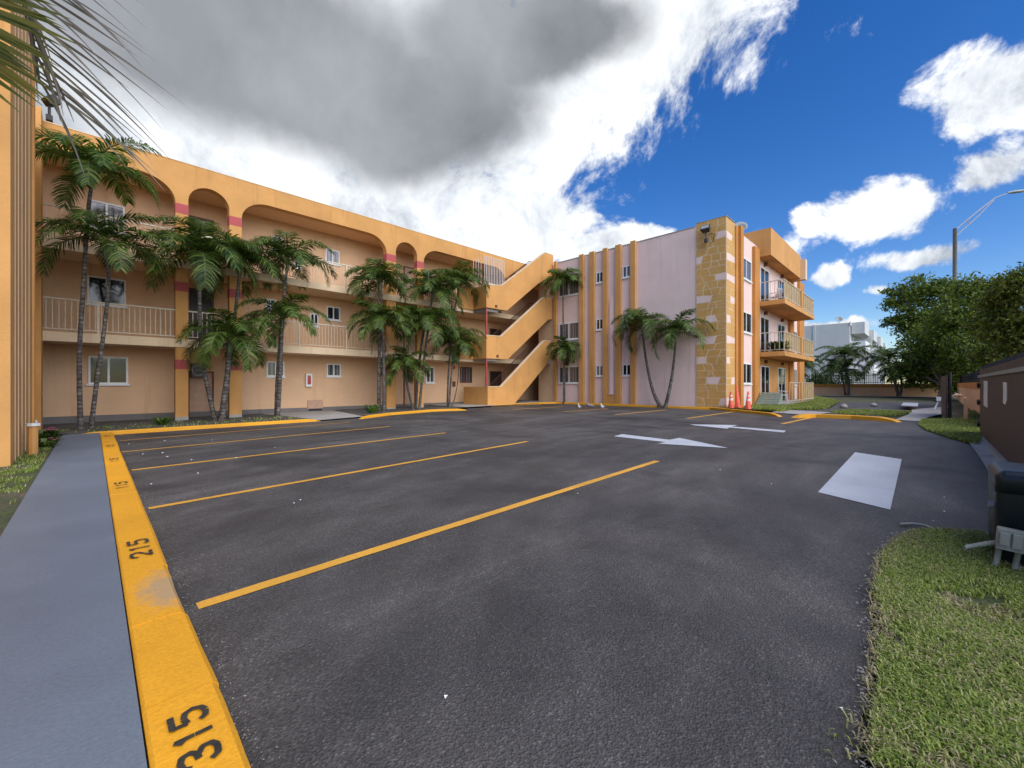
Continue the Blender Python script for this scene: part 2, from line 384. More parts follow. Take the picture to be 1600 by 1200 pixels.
# kerbs: swept profile with small irregularities
def kerb(name, path, width, h, material, label, jit=.006, base=None, side=1, ends=True, seg=.12):
    P = [Vector((p[0], p[1])) for p in path]; pts = []
    for i in range(len(P) - 1):
        L = (P[i+1] - P[i]).length; k = max(1, int(L / seg))
        for j in range(k): pts.append(P[i].lerp(P[i+1], j / k))
    pts.append(P[-1])
    prof = [(0, -.12), (0, h - .012), (.012, h), (width * .5, h + .004), (width - .02, h), (width, h - .02), (width + .01, -.12)]
    vs = []; fs = []; m_ = len(prof)
    for i, p in enumerate(pts):
        d = (pts[min(i+1, len(pts)-1)] - pts[max(i-1, 0)]).normalized(); nrm = Vector((d.y, -d.x)) * side
        z0 = gz(p.x) if base is None else base
        for k, (o, z) in enumerate(prof):
            jx = mnoise.noise(Vector((p.x * 1.1 + .3 * k, p.y * 1.1, 0))) * jit * 1.6 + random.uniform(-jit, jit) * .12
            q = p + nrm * (o + jx * (k > 3)); e = 1.0
            if ends and (i < 4 or i > len(pts) - 5) and len(pts) > 12:
                e = (min(i, len(pts) - 1 - i) / 4.0) ** .5
            vs.append((q.x, q.y, z0 + (z * e if z > 0 else z)))
    for i in range(len(pts) - 1):
        for k in range(m_ - 1): fs.append((i*m_ + k, (i+1)*m_ + k, (i+1)*m_ + k + 1, i*m_ + k + 1))
    fs.append(tuple(range(m_))); fs.append(tuple(reversed(range((len(pts)-1)*m_, len(pts)*m_))))
    mb = MB(); mb.add(vs, fs)
    return struct(mb.build(name, material), label)
# long kerb beside the sidewalk, cast in lengths with open joints
joints = [-2.0, .62, 2.22, 3.02, 3.93, 6.8, 9.8, 12.8, 15.72]
for i in range(len(joints) - 1):
    w = (.247, .245, .252, .246, .25, .25, .25, .25)[i]
    kerb('kerb', [(.138, joints[i] + .004), (.138, joints[i+1] - .004)], w, .082 + (.003 if i % 2 else 0), 'yellow_kerb', 'yellow painted kerb along the sidewalk', .006 if i != 3 else .012, gz(0), 1, False)
kerb('kerb', [(-.45, 15.95), (3, 15.9), (5.9, 15.75)], .16, .10, 'yellow_kerb', 'yellow kerb in front of the left palms', .006, None, -1)
kerb('kerb', [G(566, 651, .09), (9, 16.35), (11.5, 16.85), G(730, 638.5, .09)], .16, .10, 'yellow_kerb', 'yellow kerb in front of the palm thicket', .008, None, -1)
kerb('kerb', [(15.9, 17.62), (20.2, 17.28), (20.9, 16.9), (21.05, 16), (21.05, 9), (21.2, 7.6), G(1180, 643.5, .09), G(1216, 647.5, .09)], .17, .11, 'yellow_kerb', 'yellow kerb along the pink wing', .008, None, -1)
kerb('kerb', [G(1246, 650, .08), G(1275, 648.5, .1), G(1330, 650.5, .1), G(1402, 656, .08)], .30, .13, 'yellow_kerb', 'short yellow island kerb near the fence', .008, None, -1)

# painted lines, arrows, box
def strip(name, pa, pb, w, material, label):
    A = Vector(pa); B = Vector(pb); d = (B - A).normalized(); nn = Vector((-d.y, d.x)) * w / 2
    L = []; Rr = []; k = max(6, int((B - A).length / .12))
    for i in range(k + 1):
        p = A.lerp(B, i / k); L.append(p + nn * (1 + random.uniform(-.05, .05))); Rr.append(p - nn * (1 + random.uniform(-.05, .05)))
    mb = MB(); vs = [(p.x, p.y, gz(p.x) + .005) for p in L] + [(p.x, p.y, gz(p.x) + .005) for p in Rr]
    mb.add(vs, [(i, k + 1 + i, k + 2 + i, i + 1) for i in range(k)])
    return struct(mb.build(name, material), label)
for i, (a_, b_, w) in enumerate([((308, 948), (1027, 720.5), .105), ((232, 795), (824, 690), .10), ((206, 735), (696, 676.5), .10), ((190, 706.5), (609, 666.5), .09), ((187, 689), (546, 660), .08)]):
    strip('bay_line', G(*a_), G(*b_), w, 'yellow_line', 'long yellow parking bay line')
for a_, b_ in [((1073, 654), (1150, 643)), ((961, 648), (1041, 640.5)), ((880, 643.5), (950, 638.8)), ((802, 640), (880, 635.5)), ((1222, 662.5), (1280, 650))]:
    strip('bay_line', G(*a_), G(*b_), .12, 'yellow_line', 'short yellow bay line before the pink wing')
def mark(name, pts, label, material='white_mark'):
    mb = MB(); mb.flat([G(*p) for p in pts], lambda x, y: gz(x) + .0055); return struct(mb.build(name, material), label)
mark('painted_arrow', [(959, 682), (972, 678.6), (1046, 687.4), (1061.5, 684.5), (1138, 700.3), (1028, 693.5), (1040, 691)], 'white arrow pointing right')
mark('painted_arrow', [(1078, 663.2), (1153, 664.4), (1143, 666.6), (1228, 673), (1225, 676), (1140, 668.2), (1136, 670), (1085, 664.8)], 'white arrow pointing left')
mark('painted_rectangle', [(1336, 707), (1409, 718), (1391, 797), (1278, 769.5)], 'pale grey painted rectangle')

# stencilled numbers on the kerb: strokes with stencil gaps in a unit cell
ST = {'1': [[(.5, 0), (.5, .42)], [(.5, .52), (.5, 1)], [(.5, 1), (.3, .82)]],
      '2': [[(0, .72), (.05, .9), (.3, 1), (.42, 1)], [(.55, 1), (.8, .97), (.95, .8), (.9, .6), (.55, .38)], [(.45, .32), (.05, .02)], [(.08, .03), (.45, .03)], [(.57, .03), (1, .03)]],
      '3': [[(.02, .80), (.16, .96), (.45, 1)], [(.53, 1), (.84, .93), (.9, .72), (.72, .56), (.38, .53)], [(.62, .51), (.95, .36), (.93, .12), (.70, .01), (.53, 0)], [(.45, 0), (.15, .03), (0, .2)]],
      '5': [[(.95, 1), (.55, 1)], [(.43, 1), (.08, 1), (.06, .6)], [(.12, .58), (.4, .64)], [(.52, .64), (.85, .58), (.98, .35), (.85, .1), (.56, 0)], [(.43, 0), (.15, .03), (0, .18)]]}
def number(txt, yc, hgt, wid, gap, xc=.262, zt=.0118):
    n = len(txt); tot = n * wid + (n - 1) * gap; mb = MB()
    for i, ch in enumerate(txt):
        y0 = yc - tot / 2 + i * (wid + gap)
        for pl in ST[ch]:
            for a_, b_ in zip(pl, pl[1:]):
                A = Vector((y0 + a_[0] * wid, -a_[1] * hgt)); B = Vector((y0 + b_[0] * wid, -b_[1] * hgt)); d = (B - A).normalized(); q = Vector((-d.y, d.x)) * .0105; e = d * .004
                mb.add([(xc + hgt/2 + p.y, p.x, zt) for p in (A + q - e, B + q + e, B - q + e, A - q - e)], [(0, 1, 2, 3)])
    # every stroke one thin layer of paint a little above the last, so none lie in the same plane
    vs = [(x, y, z + .0002 * (i // 4)) for i, (x, y, z) in enumerate(mb.v)]; mb.v = vs
    return struct(mb.build('kerb_number', 'stencil_black'), 'stencilled number %s on the yellow kerb' % txt)
number('315', 1.915, .105, .085, .032)
number('215', 4.42, .115, .125, .045)
number('115', 7.35, .11, .12, .05)
number('115', 9.9, .10, .12, .05); number('115', 12.2, .10, .12, .05); number('115', 14.6, .10, .12, .05)

# ================================================================= THE BUILDING
YA, YW, XP, YS, H = 19.2, 20.85, 21.8, 7.07, 9.36     # arcade plane, gallery wall, pink wall, south wall, roof
F2, F3 = 2.95, 5.82
B = empty('apartment_building', (10, 20.8, 0), 'three storey orange, peach and pink apartment block with arcaded galleries and outside stairs', 'apartment building')

def window(ax, c, a0, a1, z0, z1, n=2, glass='glass_dark', parent=B, sill=True, fm='white_frame', label=None):
    if glass == 'glass_dark' and abs(math.sin(a0 * 7.3 + z0 * 3.1)) > .72: glass = 'glass_curtain'      # some rooms have their curtains drawn
    f = MB(); t = .055
    a0, a1 = min(a0, a1), max(a0, a1)
    for args in ((a0, a1, z1 - t, z1), (a0, a1, z0, z0 + t), (a0, a0 + t, z0 + t, z1 - t), (a1 - t, a1, z0 + t, z1 - t)): wbox(f, ax, c, *args, -.02, .05)
    for i in range(1, n):
        m_ = a0 + (a1 - a0) * i / n; wbox(f, ax, c, m_ - t * .5, m_ + t * .5, z0 + t, z1 - t, -.02, .045)
    if sill: wbox(f, ax, c, a0 - .05, a1 + .05, z0 - .06, z0 - .002, -.02, .08)
    o = f.build('window', fm, parent)
    p = MB(); wbox(p, ax, c, a0 + t * .8, a1 - t * .8, z0 + t * .8, z1 - t * .8, -.02, .014 + .004 * random.random()); p.build('pane', glass, o)
    if label: o['label'] = label
    return o
def winY(px0, px1, y0, y1, n=2, Y=YW, **k):
    x0, z1 = OY(px0, y0, Y); x1, _ = OY(px1, y0, Y); _, z0 = OY(px0, y1, Y)
    return window('Y', Y, x0, x1, z0, z1, n, **k)
def door(ax, c, a0, a1, z0, z1, material, fm='white_frame', panels=True, parent=B, split=False):
    a0, a1 = min(a0, a1), max(a0, a1); f = MB(); t = .06
    wbox(f, ax, c, a0 - t, a0, z0, z1 + t, -.01, .05); wbox(f, ax, c, a1, a1 + t, z0, z1 + t, -.01, .05); wbox(f, ax, c, a0, a1, z1, z1 + t, -.01, .05)
    if split: wbox(f, ax, c, (a0+a1)/2 - .035, (a0+a1)/2 + .035, z0, z1, -.01, .04)
    d = MB(); wbox(d, ax, c, a0, a1, z0, z1, -.01, .02)
    o = d.build('door', material, parent); f.build('door_frame', fm, o)
    if not split:
        h = MB(); wbox(h, ax, c, a1 - .14, a1 - .09, z0 + .98, z0 + 1.03, .02, .09); wbox(h, ax, c, a1 - .2, a1 - .09, z0 + .99, z0 + 1.02, .075, .09); h.build('handle', 'metal_gray', o)
        if panels:
            pm = MB()
            for (u0, u1) in ((.12, .46), (.54, .88)):
                for (v0, v1) in ((.08, .45), (.53, .92)): wbox(pm, ax, c, a0 + (a1-a0)*u0, a0 + (a1-a0)*u1, z0 + (z1-z0)*v0, z0 + (z1-z0)*v1, .015, .028)
            pm.build('door_panels', material, o)
    return o

# -- main wing mass
w_ = MB(); w_.box(-9, 38.2, YW, 30, -.2, 9.0); w_.build('gallery_wall', 'peach', B)
w_ = MB(); w_.box(-9, XP - .01, YW - .03, YW + .02, -.2, .22); w_.build('wall_skirting', 'skirt', B)
# -- roof slab and arcade front
rf = MB(); rf.box(-9.01, 38.2, YA + .32, 30.01, 9.0, 9.2); rf.build('roof_deck', 'soffit', B)
sf = MB(); sf.box(-9, XP, YA + .3, YW - .001, 8.66, 8.99); sf.build('gallery_ceiling', 'soffit', B)
ZS, ZT = 7.85, 8.64
def wide(x, a, b_, r=.95):
    d = min(x - a, b_ - x)
    if d >= r: return ZT
    return ZS + (ZT - ZS) * math.sqrt(max(0, 1 - ((r - d) / r) ** 2))
def small(x, a, b_):
    c = (a + b_) / 2; r = (b_ - a) / 2
    return ZS + .18 + (8.66 - ZS - .18) * math.sqrt(max(0, 1 - ((x - c) / r) ** 2))
openings = [(-9.2, -4.3, 's'), (-4.0, 2.10, 'w'), (2.47, 3.74, 's'), (4.15, 10.36, 'w'), (10.87, 12.12, 's'), (12.52, 18.6, 'w'), (18.9, 21.79, 'w')]
prof = []
x_prev = -9.2
for a0, a1, k in openings:
    if a0 > x_prev: prof += [(x_prev, ZS), (a0, ZS)]
    N = 48
    for i in range(N + 1):
        x = (a0 + a1) / 2 - (a1 - a0) / 2 * math.cos(math.pi * i / N)
        prof.append((x, wide(x, a0, a1) if k == 'w' else small(x, a0, a1)))
    x_prev = a1
ar = MB(); T = .32
for (xa, za), (xb, zb) in zip(prof, prof[1:]):
    if xb - xa > 1e-5:
        ar.quad((xa, YA, za), (xb, YA, zb), (xb, YA, H), (xa, YA, H)); ar.quad((xb, YA + T, zb), (xa, YA + T, za), (xa, YA + T, H), (xb, YA + T, H))
    ar.quad((xa, YA, za), (xa, YA + T, za), (xb, YA + T, zb), (xb, YA, zb))
ar.quad((-9.2, YA, H), (XP, YA, H), (XP, YA + T, H), (-9.2, YA + T, H))
ar.build('arcade_wall', 'orange', B)
cp = MB(); cp.box(-9.2, XP - .02, YA - .012, YA + T + .03, H, H + .025); cp.build('roof_coping', 'cream', B)
for a0, a1 in ((2.10, 2.47), (3.74, 4.15), (10.36, 10.87), (12.12, 12.52), (-4.3, -4.0)):
    p = MB(); z = -.1
    for zb in (1.86, 4.68, 7.50):
        p.box(a0, a1, YA, YA + T, z, zb); z = zb + .34
    o = p.build('pillar', 'orange', B)
    for zb in (1.86, 4.68, 7.50): q = MB(); q.box(a0 - .004, a1 + .004, YA - .004, YA + T + .004, zb, zb + .34 + (.008 if zb > 7 else 0)); q.build('pillar_band', 'band_red', o)
    q = MB(); q.box(a0 - .006, a1 + .006, YA - .006, YA + T + .006, -.1, .13); q.build('pillar_base', 'concrete', o)
# gallery slabs
for i, zf in enumerate((F2, F3)):
    s = MB(); s.box(-9, 15.9, YA - .02, YW - .001, zf - .28, zf); s.box(15.9, XP, YA + .02, YW - .001, zf - .28, zf); s.build('gallery_slab', 'cream', B)
    s = MB(); s.box(-9, 15.9, YA - .05, YA - .022, zf - .30, zf - .02); s.build('slab_edge', 'cream', B)
def railing(name, ax, c, a0, a1, z0, h=1.05, step=.135, material='rail_cream', parent=B, post=2.0, th=.02):
    r = MB(); n = max(2, int(round((a1 - a0) / step)))
    wbox(r, ax, c, a0, a1, z0 + h - .045, z0 + h, -.03, .03); wbox(r, ax, c, a0, a1, z0 + .08, z0 + .11, -.018, .018)
    for i in range(1, n):
        x = a0 + (a1 - a0) * i / n; wbox(r, ax, c, x - th/2, x + th/2, z0 + .11, z0 + h - .045, -.01, .01)
    m_ = max(1, int(round((a1 - a0) / post)))
    for i in range(1, m_):
        x = a0 + (a1 - a0) * (i + .03) / m_; wbox(r, ax, c, x - .03, x + .03, z0 - .08, z0 + h - .046, -.025, .025)
    return r.build(name, material, parent)
for zf in (F2, F3):
    for a0, a1 in ((-4.0, 2.10), (2.47, 3.74), (4.15, 10.36), (10.87, 12.12), (12.52, 15.9)):
        railing('gallery_railing', 'Y', YA + .06, a0, a1, zf, 1.06)
# main wing windows and doors
winY(138, 200, 556, 600, 2); winY(136, 197, 430, 474, 2); winY(137, 195, 311, 355, 2)
for p in ((416, 444, 564.5, 588), (510, 532, 568, 588), (414, 431, 466, 487), (510, 531, 478, 499), (424, 441, 368, 392), (508, 530, 388, 410), (459, 471, 394, 418), (663, 675, 422, 445), (665, 678, 573, 598), (484, 497, 489, 509)):
    winY(*p, 2)
winY(718.5, 737, 573, 598, 3, glass='glass_curtain', fm='brown_frame', sill=False)
dx0, dx1 = OY(296, 500, YW)[0], OY(331, 500, YW)[0]
door('Y', YW, dx0, dx1, F2, F2 + 2.15, 'dark_door', 'brown_frame'); door('Y', YW, dx0, dx1, .05, 1.78, 'peach_door', 'brown_frame'); door('Y', YW, dx0, dx1, F3, F3 + 2.15, 'dark_door', 'brown_frame')
for pa, pb in ((766, 782),):
    a0, a1 = OY(pa, 600, YW)[0], OY(pb, 600, YW)[0]
    for zf in (.1, F2, F3): door('Y', YW, a0, a1, zf, zf + 2.05, 'dark_door', 'brown_frame', False)
a0, a1 = OY(592, 600, YW)[0], OY(604, 600, YW)[0]
for zf in (.1, F2, F3): door('Y', YW, a0, a1, zf, zf + 2.05, 'peach_door', 'brown_frame')
a0 = OY(632, 600, YW)[0]
for zf in (.1, F2, F3): door('Y', YW, a0, a0 + .9, zf, zf + 2.05, 'peach_door', 'brown_frame')
# window air conditioner over the ground floor door
ac = MB(); ax0, az1 = OY(297, 568, YW); ax1, az0 = OY(317, 590, YW); ac.box(ax0, ax1, YW - .42, YW - .02, az0, az1)
o = ac.build('wall_air_conditioner', 'fixture_dark', B); gr = MB(); cxx, czz = (ax0+ax1)/2, (az0+az1)/2
gr.tube([(cxx + .2*math.cos(t*math.pi/10), YW - .43, czz + .2*math.sin(t*math.pi/10)) for t in range(21)], .02, 6); gr.tube([(cxx - .2, YW-.43, czz), (cxx + .2, YW-.43, czz)], .012, 6); gr.build('fan_guard', 'metal_gray', o)
# low access hatch with dark vent
vx0, vz1 = OY(480, 625, YW); vx1, vz0 = OY(504, 641, YW)
h_ = MB(); h_.box(vx0, vx1, YW - .04, YW - .001, vz0 + .1, vz1); o = h_.build('wall_hatch', 'peach_door', B); h_ = MB(); h_.box(vx0 + .06, vx1 - .03, YW - .045, YW - .02, vz0 + .0, vz0 + .09); h_.build('vent_slot', 'rubber', o)

# -- stairs
def sp(px, py): return OY(px, py, 17.9)
stair = MB()
flights = [([(762, 604.5), (784, 604.3), (850.7, 532.5), (861, 533.4)], [(856, 567), (800, 632.8), (762, 634.7)]),
           ([(760, 524), (783.5, 526), (849.3, 465.3), (867, 467.5)], [(866, 499.3), (857.3, 498.7), (793.3, 561.3), (760, 560)]),
           ([(760, 445.3), (784, 446.7), (852, 394.7), (873.5, 402.5)], [(873.5, 440), (856, 434), (840.5, 443.5), (792, 485.3), (760, 480)])]
STA = empty  # keep name short
sroot = MB()
for k, (top, bot) in enumerate(flights):
    pts = [sp(*p) for p in top + bot]
    XR = XP - .002
    pts = [(min(x, XR), z) for x, z in pts]
    if k == 0: pts[-1] = (pts[-1][0], -.05); pts[-2] = (pts[-2][0], -.05)
    pb = MB(); pb.prism(pts, 'Y', 17.9, 18.08); o = pb.build('stair_parapet', 'orange', B)
    capm = MB(); tp = [p for p in pts[:4]]
    for (xa, za), (xb, zb) in zip(tp, tp[1:]):
        capm.prism([(xa, za + .001), (xb, zb + .001), (xb, zb + .035), (xa, za + .035)], 'Y', 17.885, 18.11)
    capm.build('parapet_lit_top', 'cream', o)  # lighter cream puts the sidelit top edge into the colour
    # side return of the landing facing the lot
    zl0, zl1 = [( -.05, pts[0][1]), (pts[-1][1], pts[0][1]), (pts[-1][1], pts[0][1])][k]
    x0 = pts[0][0]
    sd = MB(); sd.box(x0, x0 + .16, 18.081, YA + .02 if k else 20.1, zl0, zl1); sd.build('landing_parapet', 'orange', B)
    # steps behind the parapet
    n = 16; xa, xb = x0 + 1.05, XP - .95; zb0 = (.1, F2, F3)[k]; zb1 = (F2, F3, 8.65)[k]
    stp = MB()
    for i in range(n):
        u0, u1 = i / n, (i + 1) / n; zt = zb0 + (zb1 - zb0) * u1
        stp.box(xa + (xb - xa) * u0, xa + (xb - xa) * u1 + .02, 18.082, 19.15, zt - .34, zt)
    stp.box(xb + .021, XP - .003, 18.082, 19.19, zb1 - .25, zb1 - .001)
    if k: stp.box(x0 + .161, xa - .001, 18.082, YA + .018, zb0 - .28, zb0)
    o2 = stp.build('staircase', 'concrete', B)
    # inner railing
    rl = MB(); rl.tube([(xa - .6, 19.17, zb0 + .95), (xa, 19.17, zb0 + 1.0), (xb, 19.17, zb1 + 1.0), (xb + .8, 19.17, zb1 + 1.0)], .022, 6)
    m_ = 34
    for i in range(m_):
        u = i / (m_ - 1); x = xa + (xb - xa) * u; z = zb0 + (zb1 - zb0) * u; rl.box(x - .009, x + .009, 19.16, 19.178, z + .05, z + 1.0)
    rl.build('stair_railing', 'rail_dark', o2)
# third floor returns of the parapets at the gallery edge (px 748-760)
for zf, zt in ((2.8, 4.11), (5.7, 6.98)):
    s = MB(); s.box(14.8, 15.95, YA - .15, YA - .03, zf, zt); s.build('landing_parapet', 'orange', B)
pm = MB(); x0 = sp(761, 600)[0]
for z0, z1 in ((1.2, 2.79), (4.11, 5.70)): pm.box(x0 - .02, x0 + .07, 17.95, 18.03, z0, z1)
pm.build('corner_post', 'post_red', B)
sc_ = MB(); xa, xb = sp(759, 420)[0], sp(789, 420)[0]      # white barred screen on the third landing
for i in range(13):
    x = xa + (xb - xa) * i / 12; sc_.box(x - .014, x + .014, 17.98, 18.008, 7.02, 8.62)
sc_.box(xa, xb, 17.975, 18.012, 8.62, 8.65); sc_.box(xa, xb, 17.975, 18.012, 7.10, 7.13)
for i in range(4):
    y = 18.3 + .9 * i / 4; sc_.box(xa - .012, xa + .012, y, y + .02, 7.02, 8.62)
sc_.build('barred_screen', 'rail_white', B)
jb = MB()
for px_, py_ in ((777, 559), (775, 481)): 
    x, z = sp(px_, py_ - 3); jb.box(x - .07, x + .07, 17.84, 17.899, z - .07, z + .05)
jb.build('junction_box', 'brown_frame', B)
# stair tower end: raised wall at roof level
tw = MB(); tw.box(20.6, 23.6, 18.3, 20.6, 8.98, 9.3); tw.build('stair_roof', 'soffit', B)

# -- pink wing mass (corridor left open behind the stairs)
pw = MB(); pw.box(XP, 38.2, YS, 19.18, -.2, 9.2); pw.build('pink_wing_core', 'pink', B)
par = MB(); par.box(XP - .003, XP + .25, YS, 17.58, 9.2, H); par.box(XP - .003, 26.9, YS - .003, YS + .25, 9.2, H - .12) ; par.build('pink_parapet', 'pink', B)
par = MB(); par.box(XP - .03, XP + .28, YS + 1.5, 17.6, H, H + .04); par.build('parapet_coping', 'concrete', B)
cw = MB(); cw.box(XP - .03, XP + .0, 17.58, 19.17, 0, 9.2); cw.build('stair_side_wall', 'peach', B)
for zf in (F2, F3): s = MB(); s.box(XP + .002, 30, 19.181, YW - .002, zf - .28, zf); s.build('corridor_slab', 'soffit', B)
ce = MB(); ce.box(30, 30.3, 19.181, YW - .002, 0, 9); ce.build('corridor_end_wall', 'soffit', B)
def ribX(p0, p1, h=H + .10, dep=.17, z0=-.05, mat_='orange'):
    y1, y0 = OX(p0, 500, XP)[0], OX(p1, 500, XP)[0]
    r = MB(); r.box(XP - dep, XP + .02, y0, y1, z0, h); return r.build('wall_rib', mat_, B, bevel=.01)
for p0, p1 in ((867.5, 871.5), (906.7, 913.8), (922.7, 930.5), (943.6, 950.6), (963.2, 972), (986.7, 994.6)): ribX(p0, p1)
def winX(p0, p1, za, zb, n, **k):
    y1, y0 = OX(p0, 500, XP)[0], OX(p1, 500, XP)[0]; return window('X', XP, y0, y1, za, zb, n, **k)
for zt in (8.15, 5.30, 2.48):
    winX(873.5, 906, zt - 1.08, zt, 2, glass='glass_dark' if zt > 3 else 'glass_curtain'); winX(932, 943.2, zt - .66, zt, 2); winX(973.3, 986.5, zt - .66, zt, 2)
# niche: orange plinth with a ledge and a slim pink pilaster ending in a point
y1, y0 = OX(951, 500, XP)[0], OX(963, 500, XP)[0]
nb = MB(); nb.box(XP - .13, XP + .01, y0, y1, -.05, .72); o = nb.build('niche_plinth', 'orange', B)
nb = MB(); nb.box(XP - .19, XP - .001, y0 + .12, y1 - .14, .722, .80); nb.build('niche_ledge', 'pink', o)
yc = (y0 + y1) / 2
nb = MB(); nb.prism([(yc - .12, .80), (yc + .12, .80), (yc + .12, 6.2), (yc, 6.55), (yc - .12, 6.2)], 'X', XP - .11, XP); nb.build('niche_pilaster', 'pink', o)
# stone-faced corner
def stones(ax, c, a0, a1, z0, z1, seed, pinks):
    rnd = random.Random(seed); mb = MB(); g_ = .021
    wbox(mb, ax, c, a0, a1, z0, z1, -.01, .03, 2)
    f = (lambda a, z, o: (a, c - o, z)) if ax == 'Y' else (lambda a, z, o: (c - o, a, z))
    rows = int((z1 - z0) / .335); hh = (z1 - z0) / rows
    # boundaries as gently tilted lines
    lines = [[z0 + hh * r + (0 if r in (0, rows) else rnd.uniform(-.05, .05)) for _ in range(4)] for r in range(rows + 1)]
    W = a1 - a0
    def zl(r, u):
        L = lines[r]; u = max(0, min(.9999, u)) * 3; i = int(u); return L[i] + (L[i+1] - L[i]) * (u - i)
    def stone(poly, mi):
        cx_ = sum(p[0] for p in poly) / len(poly); cz_ = sum(p[1] for p in poly) / len(poly); q = []
        for x, z in poly:
            dx, dz = cx_ - x, cz_ - z; L = math.hypot(dx, dz) or 1; q.append((x + dx / L * g_ * 1.3, z + dz / L * g_ * 1.3))
        o_ = .034 + rnd.uniform(0, .003); n = len(q)
        vs = [f(x, z, .029) for x, z in q] + [f(x, z, o_) for x, z in q]
        mb.add(vs, [tuple(range(n, 2 * n))] + [(i, (i+1) % n, n + (i+1) % n, n + i) for i in range(n)], mi)
    for r in range(rows):
        cuts = [0.0]
        k = rnd.choice([2, 3, 3, 4]) if W > 1.3 else rnd.choice([1, 2])
        for j in range(1, k): cuts.append(j / k + rnd.uniform(-.10, .10))
        cuts.append(1.0)
        sl = [0] + [rnd.choice([0, 0, .10, -.10, .14, -.14]) / W * .9 for _ in range(k - 1)] + [0]
        for j in range(k):
            b0, b1, t0, t1 = cuts[j], cuts[j+1], cuts[j] + sl[j], cuts[j+1] + sl[j+1]
            P = [(a0 + W*b0, zl(r, b0)), (a0 + W*b1, zl(r, b1)), (a0 + W*t1, zl(r+1, t1)), (a0 + W*t0, zl(r+1, t0))]
            pk = (r, j) in pinks or (r % 3 == 1 and j == (r // 3) % k)
            if not pk and rnd.random() < .25 and W > 1.3:
                mid = ((P[0][0] + P[1][0]) / 2, (P[0][1] + P[3][1]) / 2)
                if rnd.random() < .5: stone([P[0], P[1], P[2]], 0); stone([P[0], P[2], P[3]], 0)
                else: 
                    ml = ((P[0][0]+P[3][0])/2, (P[0][1]+P[3][1])/2); mr = ((P[1][0]+P[2][0])/2, (P[1][1]+P[2][1])/2)
                    stone([P[0], P[1], mr, ml], 0); stone([ml, mr, P[2], P[3]], 0)
            else: stone(P, 1 if pk else 0)
    return mb.build('stone_facing', ['stone_orange', 'pink', 'cream'], B)
ysl = OX(1088, 500, XP)[0]
stones('X', XP, YS - .03, ysl, -.05, 9.50, 3, set())
xs1 = OY(1147, 500, YS)[0]
stones('Y', YS, XP - .0, xs1, -.05, 9.46, 5, set())
tp = MB(); tp.box(XP - .05, xs1, YS - .05, ysl + .01, 9.505, 9.53); tp.build('stone_top', 'concrete', B)
def ribY(p0, p1, h, dep=.15, m_='orange_deep'):
    x0, x1 = OY(p0, 500, YS)[0], OY(p1, 500, YS)[0]; r = MB(); r.box(x0, x1, YS - dep, YS + .02, -.05, h); return r.build('wall_rib', m_, B)
ribY(1147, 1150.5, 9.35, .10); ribY(1150.6, 1155, 9.42, .22); ribY(1175, 1182.5, 9.0, .16); ribY(1231, 1237.5, 8.7, .14); ribY(1245.5, 1253, 9.0, .16)
xa, xb = OY(1156, 500, YS)[0], OY(1173.5, 500, YS)[0]
for zt in (8.05, 5.2, 2.45): window('Y', YS, xa + .1, xb - .05, zt - 1.35 + .25, zt, 2)
xa, xb = OY(1239, 500, YS)[0], OY(1244.5, 500, YS)[0]
for zt in (8.05, 5.2, 2.45): window('Y', YS, xa, xb, zt - 1.2, zt, 2)
# balcony bay wall (orange) with sliding doors
bw = MB(); bw.box(27.05, 35.4, YS - .03, YS - .001, -.05, 2.9); bw.build('patio_wall', 'orange', B)
for zf, zt in ((.25, 2.35), (3.2, 5.25), (6.1, 8.15)):
    for p0, p1 in ((1187.5, 1200), (1214.5, 1225)):
        x0, x1 = OY(p0, 500, YS)[0], OY(p1, 500, YS)[0]; door('Y', YS - (.03 if zf < 1 else 0), x0, x1, zf, zt, 'glass_dark', 'white_frame', False, split=True)
    s = MB()
    for px_ in (1194, 1220):
        x = OY(px_, 500, YS)[0]; s.box(x - .07, x + .07, YS - .18, YS - .002, zt + .22, zt + .42)
    s.build('wall_lamp', 'brown_frame', B)
YB = 5.7
for zf in (3.16, 6.05):
    s = MB(); s.box(26.95, 35.25, YB, YS - .165, zf - .26, zf); s.box(26.95 + .2, 35.2, YS - .17, YS - .002, zf - .25, zf - .002); b_ = s.build('balcony', 'orange', B)
    r = railing('balcony_railing', 'X', 27.03, YB + .05, YS - .2, zf, 1.10, .22, 'rail_white', b_, 9, .028)
    r = MB()
    for z in (zf + 1.06, zf + .08): r.box(27.0, 35.2, YB + .03, YB + .07, z, z + .04)
    for i in range(14):
        x = 27.03 + 8.15 * i / 13; r.box(x - .018, x + .018, YB + .035, YB + .065, zf, zf + 1.06)
    r.build('balcony_railing', 'rail_cream', b_)
    q = MB()
    for i in range(13):
        if i in (7,): continue
        x = 27.06 + 8.15 * i / 13; q.box(x, x + .585, YB + .07, YB + .085, zf + .13, zf + 1.05)
    q.build('balcony_panel', 'panel_beige', b_)
    q = MB(); q.box(31.2, 31.6, YB + .0, YB + .12, zf + .0, zf + 1.12); q.build('balcony_post', 'orange', b_)
    q = railing('balcony_railing', 'X', 35.2, YB + .05, YS - .2, zf, 1.10, .22, 'rail_cream', b_, 9, .028)
